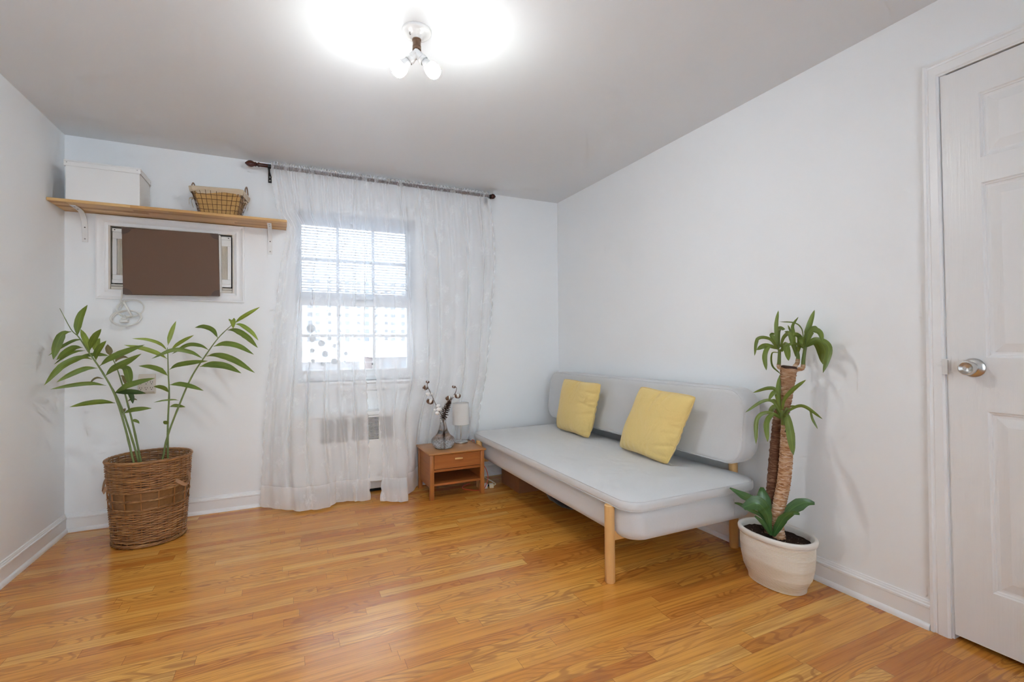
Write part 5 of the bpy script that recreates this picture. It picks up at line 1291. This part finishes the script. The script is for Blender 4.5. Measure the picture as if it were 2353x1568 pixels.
# ================================================================== CEILING LIGHT
cl = thing('ceiling_light', 'bare two-bulb porcelain ceiling light, lit', 'ceiling light', (-1.75, -1.82, H))
LC = (-1.75, -1.82, H)
MB().lathe([(.060, 0), (.0605, .004), (.0595, .009), (.055, .014), (.040, .020), (.028, .025), (.0235, .031), (.021, .036), (0, .037)], LC, 48, (0, 0, -1), True).build('canopy', M['porcelain'], cl, 40)
MB().tube(catmull([(-1.777, -1.838, H - .017), (-1.783, -1.835, H - .024), (-1.779, -1.827, H - .026), (-1.772, -1.830, H - .020)], 5), .0018, 6).build('chain_hook', M['screw'], cl)
MB().lathe([(.0165, .034), (.0185, .036), (.0185, .041), (.0165, .043), (.0165, .062), (.0175, .064), (.0175, .067), (.0165, .069), (.0178, .073), (.0178, .080), (.010, .084), (0, .084)], LC, 32, (0, 0, -1), True).build('socket_adapter', M['bakelite'], cl, 30)
hub = D((-1.75, -1.82, 2.308)); B = [D((-1.818, -1.788, 2.240)), D((-1.682, -1.852, 2.226))]
sp = MB()
for b in B:
    d = (b - hub).normalized()
    sp.lathe([(.0, -.012), (.0165, -.010), (.0172, .028), (.0195, .030), (.0200, .044), (.0185, .046), (.0170, .040), (0, .040)], hub, 24, d)
sp.build('twin_socket', M['porcelain'], cl, 40)
for b in B:
    d = (b - hub).normalized(); L0 = .034
    nk = MB().lathe([(.0128, L0), (.0140, L0 + .010), (.0165, L0 + .018), (.0205, L0 + .030), (.0250, L0 + .040), (.0262, L0 + .042), (0, L0 + .0425)], hub, 28, d).build('bulb', M['bulbneck'], cl, 40)
    gpf = [(.0264, L0 + .0425), (.0290, L0 + .052), (.0300, L0 + .062), (.0288, L0 + .073), (.0250, L0 + .082), (.0185, L0 + .089), (.0095, L0 + .0925), (0, L0 + .0935)]
    gl_ = MB().lathe(gpf, hub, 28, d).build('globe', M['lit'], nk, 60, [(0, (h_ - gpf[0][1]) / (gpf[-1][1] - gpf[0][1])) for r_, h_ in gpf for k in range(28)])
    gl_['label'] = 'glowing white globe'

# ================================================================== OUTDOORS
gd = MB().box(-250, 300, -250, 420, -9.2, -9.0).build('ground', M['snow']); tag(gd, 'snow-covered ground outside below the window', 'ground', None, 'structure')
ap = thing('apartment_building', 'tall pale apartment block seen through the window panes', 'building', (30, 205, -9))
MB().box(-14, 86, 200, 216, -9, 31).build('facade', M['concrete'], ap)
MB().box(-14.6, 86.6, 199.4, 216.6, 31, 32.2).box(16, 26, 204, 212, 32.2, 35.5).build('roof', M['concrete'], ap)
wn0 = None
for r_ in range(8):
    for c_ in range(12):
        x = 1.5 + c_ * 3.7; z = 4.0 + r_ * 3.3
        if wn0 is None:
            wn0 = MB().box(-.85, .85, -.12, .02, -.75, .75).build('window', M['farglass']); wn0.location = (x, 200, z); wo = wn0
            wo.parent = ap; wo.matrix_parent_inverse = Matrix.Translation(ap.location).inverted()
        else:
            wo = wn0.copy(); COL.objects.link(wo); wo.parent = ap; wo.matrix_parent_inverse = wn0.matrix_parent_inverse.copy(); wo.location = (x + .5 * math.sin(c_ * 2.3), 200, z); wo.scale = (.75 + .45 * ((c_ * 5) % 3) / 2, 1, .85 + .25 * ((c_ * 7) % 2))
m = MB()
for r_ in range(8):
    for c_ in range(0, 12, 3): m.box(1.5 + c_ * 3.7 - 1.6, 1.5 + c_ * 3.7 + 1.6, 198.6, 200, 4.0 + r_ * 3.3 - 1.5, 4.0 + r_ * 3.3 - 1.35); m.box(1.5 + c_ * 3.7 - 1.6, 1.5 + c_ * 3.7 + 1.6, 198.55, 198.65, 4.0 + r_ * 3.3 - 1.5, 4.0 + r_ * 3.3 - .5)
m.build('balconies', M['concrete'], ap)
for bi, (xa, xb, yb, zt, lab) in enumerate(((-14, 5.6, 56, -.7, 'low brick house with a snowy roof, left of the tree'), (8.2, 30, 62, -.4, 'low brick house with a snowy roof, right of the tree'))):
    h = thing('brick_house', lab, 'building', ((xa + xb) / 2, yb + 4, -9))
    MB().box(xa, xb, yb, yb + 9, -9, zt).build('wall', M['brick'], h)
    MB().box(xa - .3, xb + .3, yb - .3, yb + 9.3, zt, zt + .35).build('roof', M['snow'], h)
    x = xa + 1.2
    while x < xb - 1:
        for z in (zt - 1.9, zt - 4.7):
            MB().box(x, x + 1.1, yb - .05, yb + .02, z, z + 1.3).box(x - .1, x + 1.2, yb - .14, yb, z - .15, z).build('window', M['snow'] if z < -4 else M['farglass'], h)
        x += 2.4
tr = thing('bare_tree', 'bare snowy tree standing outside the window', 'tree', (1.0, 17, -9))
rnd = random.Random(17); brm = MB(); trm = MB()
def grow(p, d, L_, r, lv):
    q = [p]; n = 4
    for k in range(n):
        d = (d + D((rnd.uniform(-.16, .16), rnd.uniform(-.16, .16), rnd.uniform(-.05, .12)))).normalized(); q.append(q[-1] + d * L_ / n)
    (trm if lv == 0 else brm).tube(q, [lerp(r, r * .62, k / n) for k in range(n + 1)], 7 if lv < 2 else 4)
    if lv >= 5: return
    for k in range(3 if lv < 2 else 2):
        s_ = rnd.uniform(.4, 1.0); bpt = q[min(n, int(s_ * n) + (1 if k == 0 else 0))] if k else q[-1]
        e = d.orthogonal().normalized(); a = rnd.uniform(0, 2 * PI); o = (e * math.cos(a) + d.cross(e) * math.sin(a))
        grow(bpt, (d * .75 + o * rnd.uniform(.4, .8) + D((0, 0, .12))).normalized(), L_ * rnd.uniform(.62, .80), r * .60, lv + 1)
grow(D((1.0, 17, -9.0)), D((.03, 0, 1)), 4.9, .24, 0)
trm.build('trunk', M['bark'], tr); brm.build('branches', M['bark'], tr)

# ================================================================== LIGHT, CAMERA, VIEW
w = bpy.data.worlds.new('overcast_sky'); scene.world = w; w.use_nodes = True
nt = w.node_tree; nt.nodes.clear()
bgn = nt.nodes.new('ShaderNodeBackground'); on = nt.nodes.new('ShaderNodeOutputWorld')
tc = nt.nodes.new('ShaderNodeTexCoord'); sx = nt.nodes.new('ShaderNodeSeparateXYZ'); rp = nt.nodes.new('ShaderNodeValToRGB')
nt.links.new(tc.outputs['Generated'], sx.inputs[0]); nt.links.new(sx.outputs[2], rp.inputs[0]); nt.links.new(rp.outputs[0], bgn.inputs[0])
rp.color_ramp.elements[0].color = (.84, .92, 1.0, 1); rp.color_ramp.elements[1].color = (.77, .87, 1.0, 1)
bgn.inputs[1].default_value = SKY
nt.links.new(bgn.outputs[0], on.inputs[0])

cam = bpy.data.cameras.new('camera'); co = bpy.data.objects.new('camera', cam); COL.objects.link(co)
cam.sensor_width = 36; cam.sensor_fit = 'HORIZONTAL'; cam.lens = 36 * 1089.77 / 2353
cam.clip_start = .02; cam.clip_end = 1000
cam.shift_x = 0; cam.shift_y = 0
yaw, pit, rol = .44095, .008685, -.00782
fw = D((math.sin(yaw) * math.cos(pit), math.cos(yaw) * math.cos(pit), math.sin(pit)))
rt_ = D((math.cos(yaw), -math.sin(yaw), 0)); up0 = rt_.cross(fw)
r2 = rt_ * math.cos(rol) + up0 * math.sin(rol); u2 = -rt_ * math.sin(rol) + up0 * math.cos(rol)
Mx = Matrix((r2, u2, -fw)).transposed().to_4x4(); Mx.translation = D((-2.23269, -3.73818, 1.10397))
co.matrix_world = Mx
scene.camera = co
scene.view_settings.view_transform = 'Standard'; scene.view_settings.look = 'None'
scene.view_settings.gamma = 1; scene.view_settings.use_curve_mapping = False
scene.view_settings.exposure = EXPO
cy = scene.cycles
cy.max_bounces = 9; cy.diffuse_bounces = 6; cy.glossy_bounces = 3; cy.transmission_bounces = 6; cy.transparent_max_bounces = 16
cy.use_adaptive_sampling = True; cy.adaptive_threshold = .09; cy.adaptive_min_samples = 12
cy.caustics_reflective = False; cy.caustics_refractive = False
cy.sample_clamp_indirect = 6; cy.use_denoising = True
try: cy.denoiser = 'OPENIMAGEDENOISE'
except Exception: pass
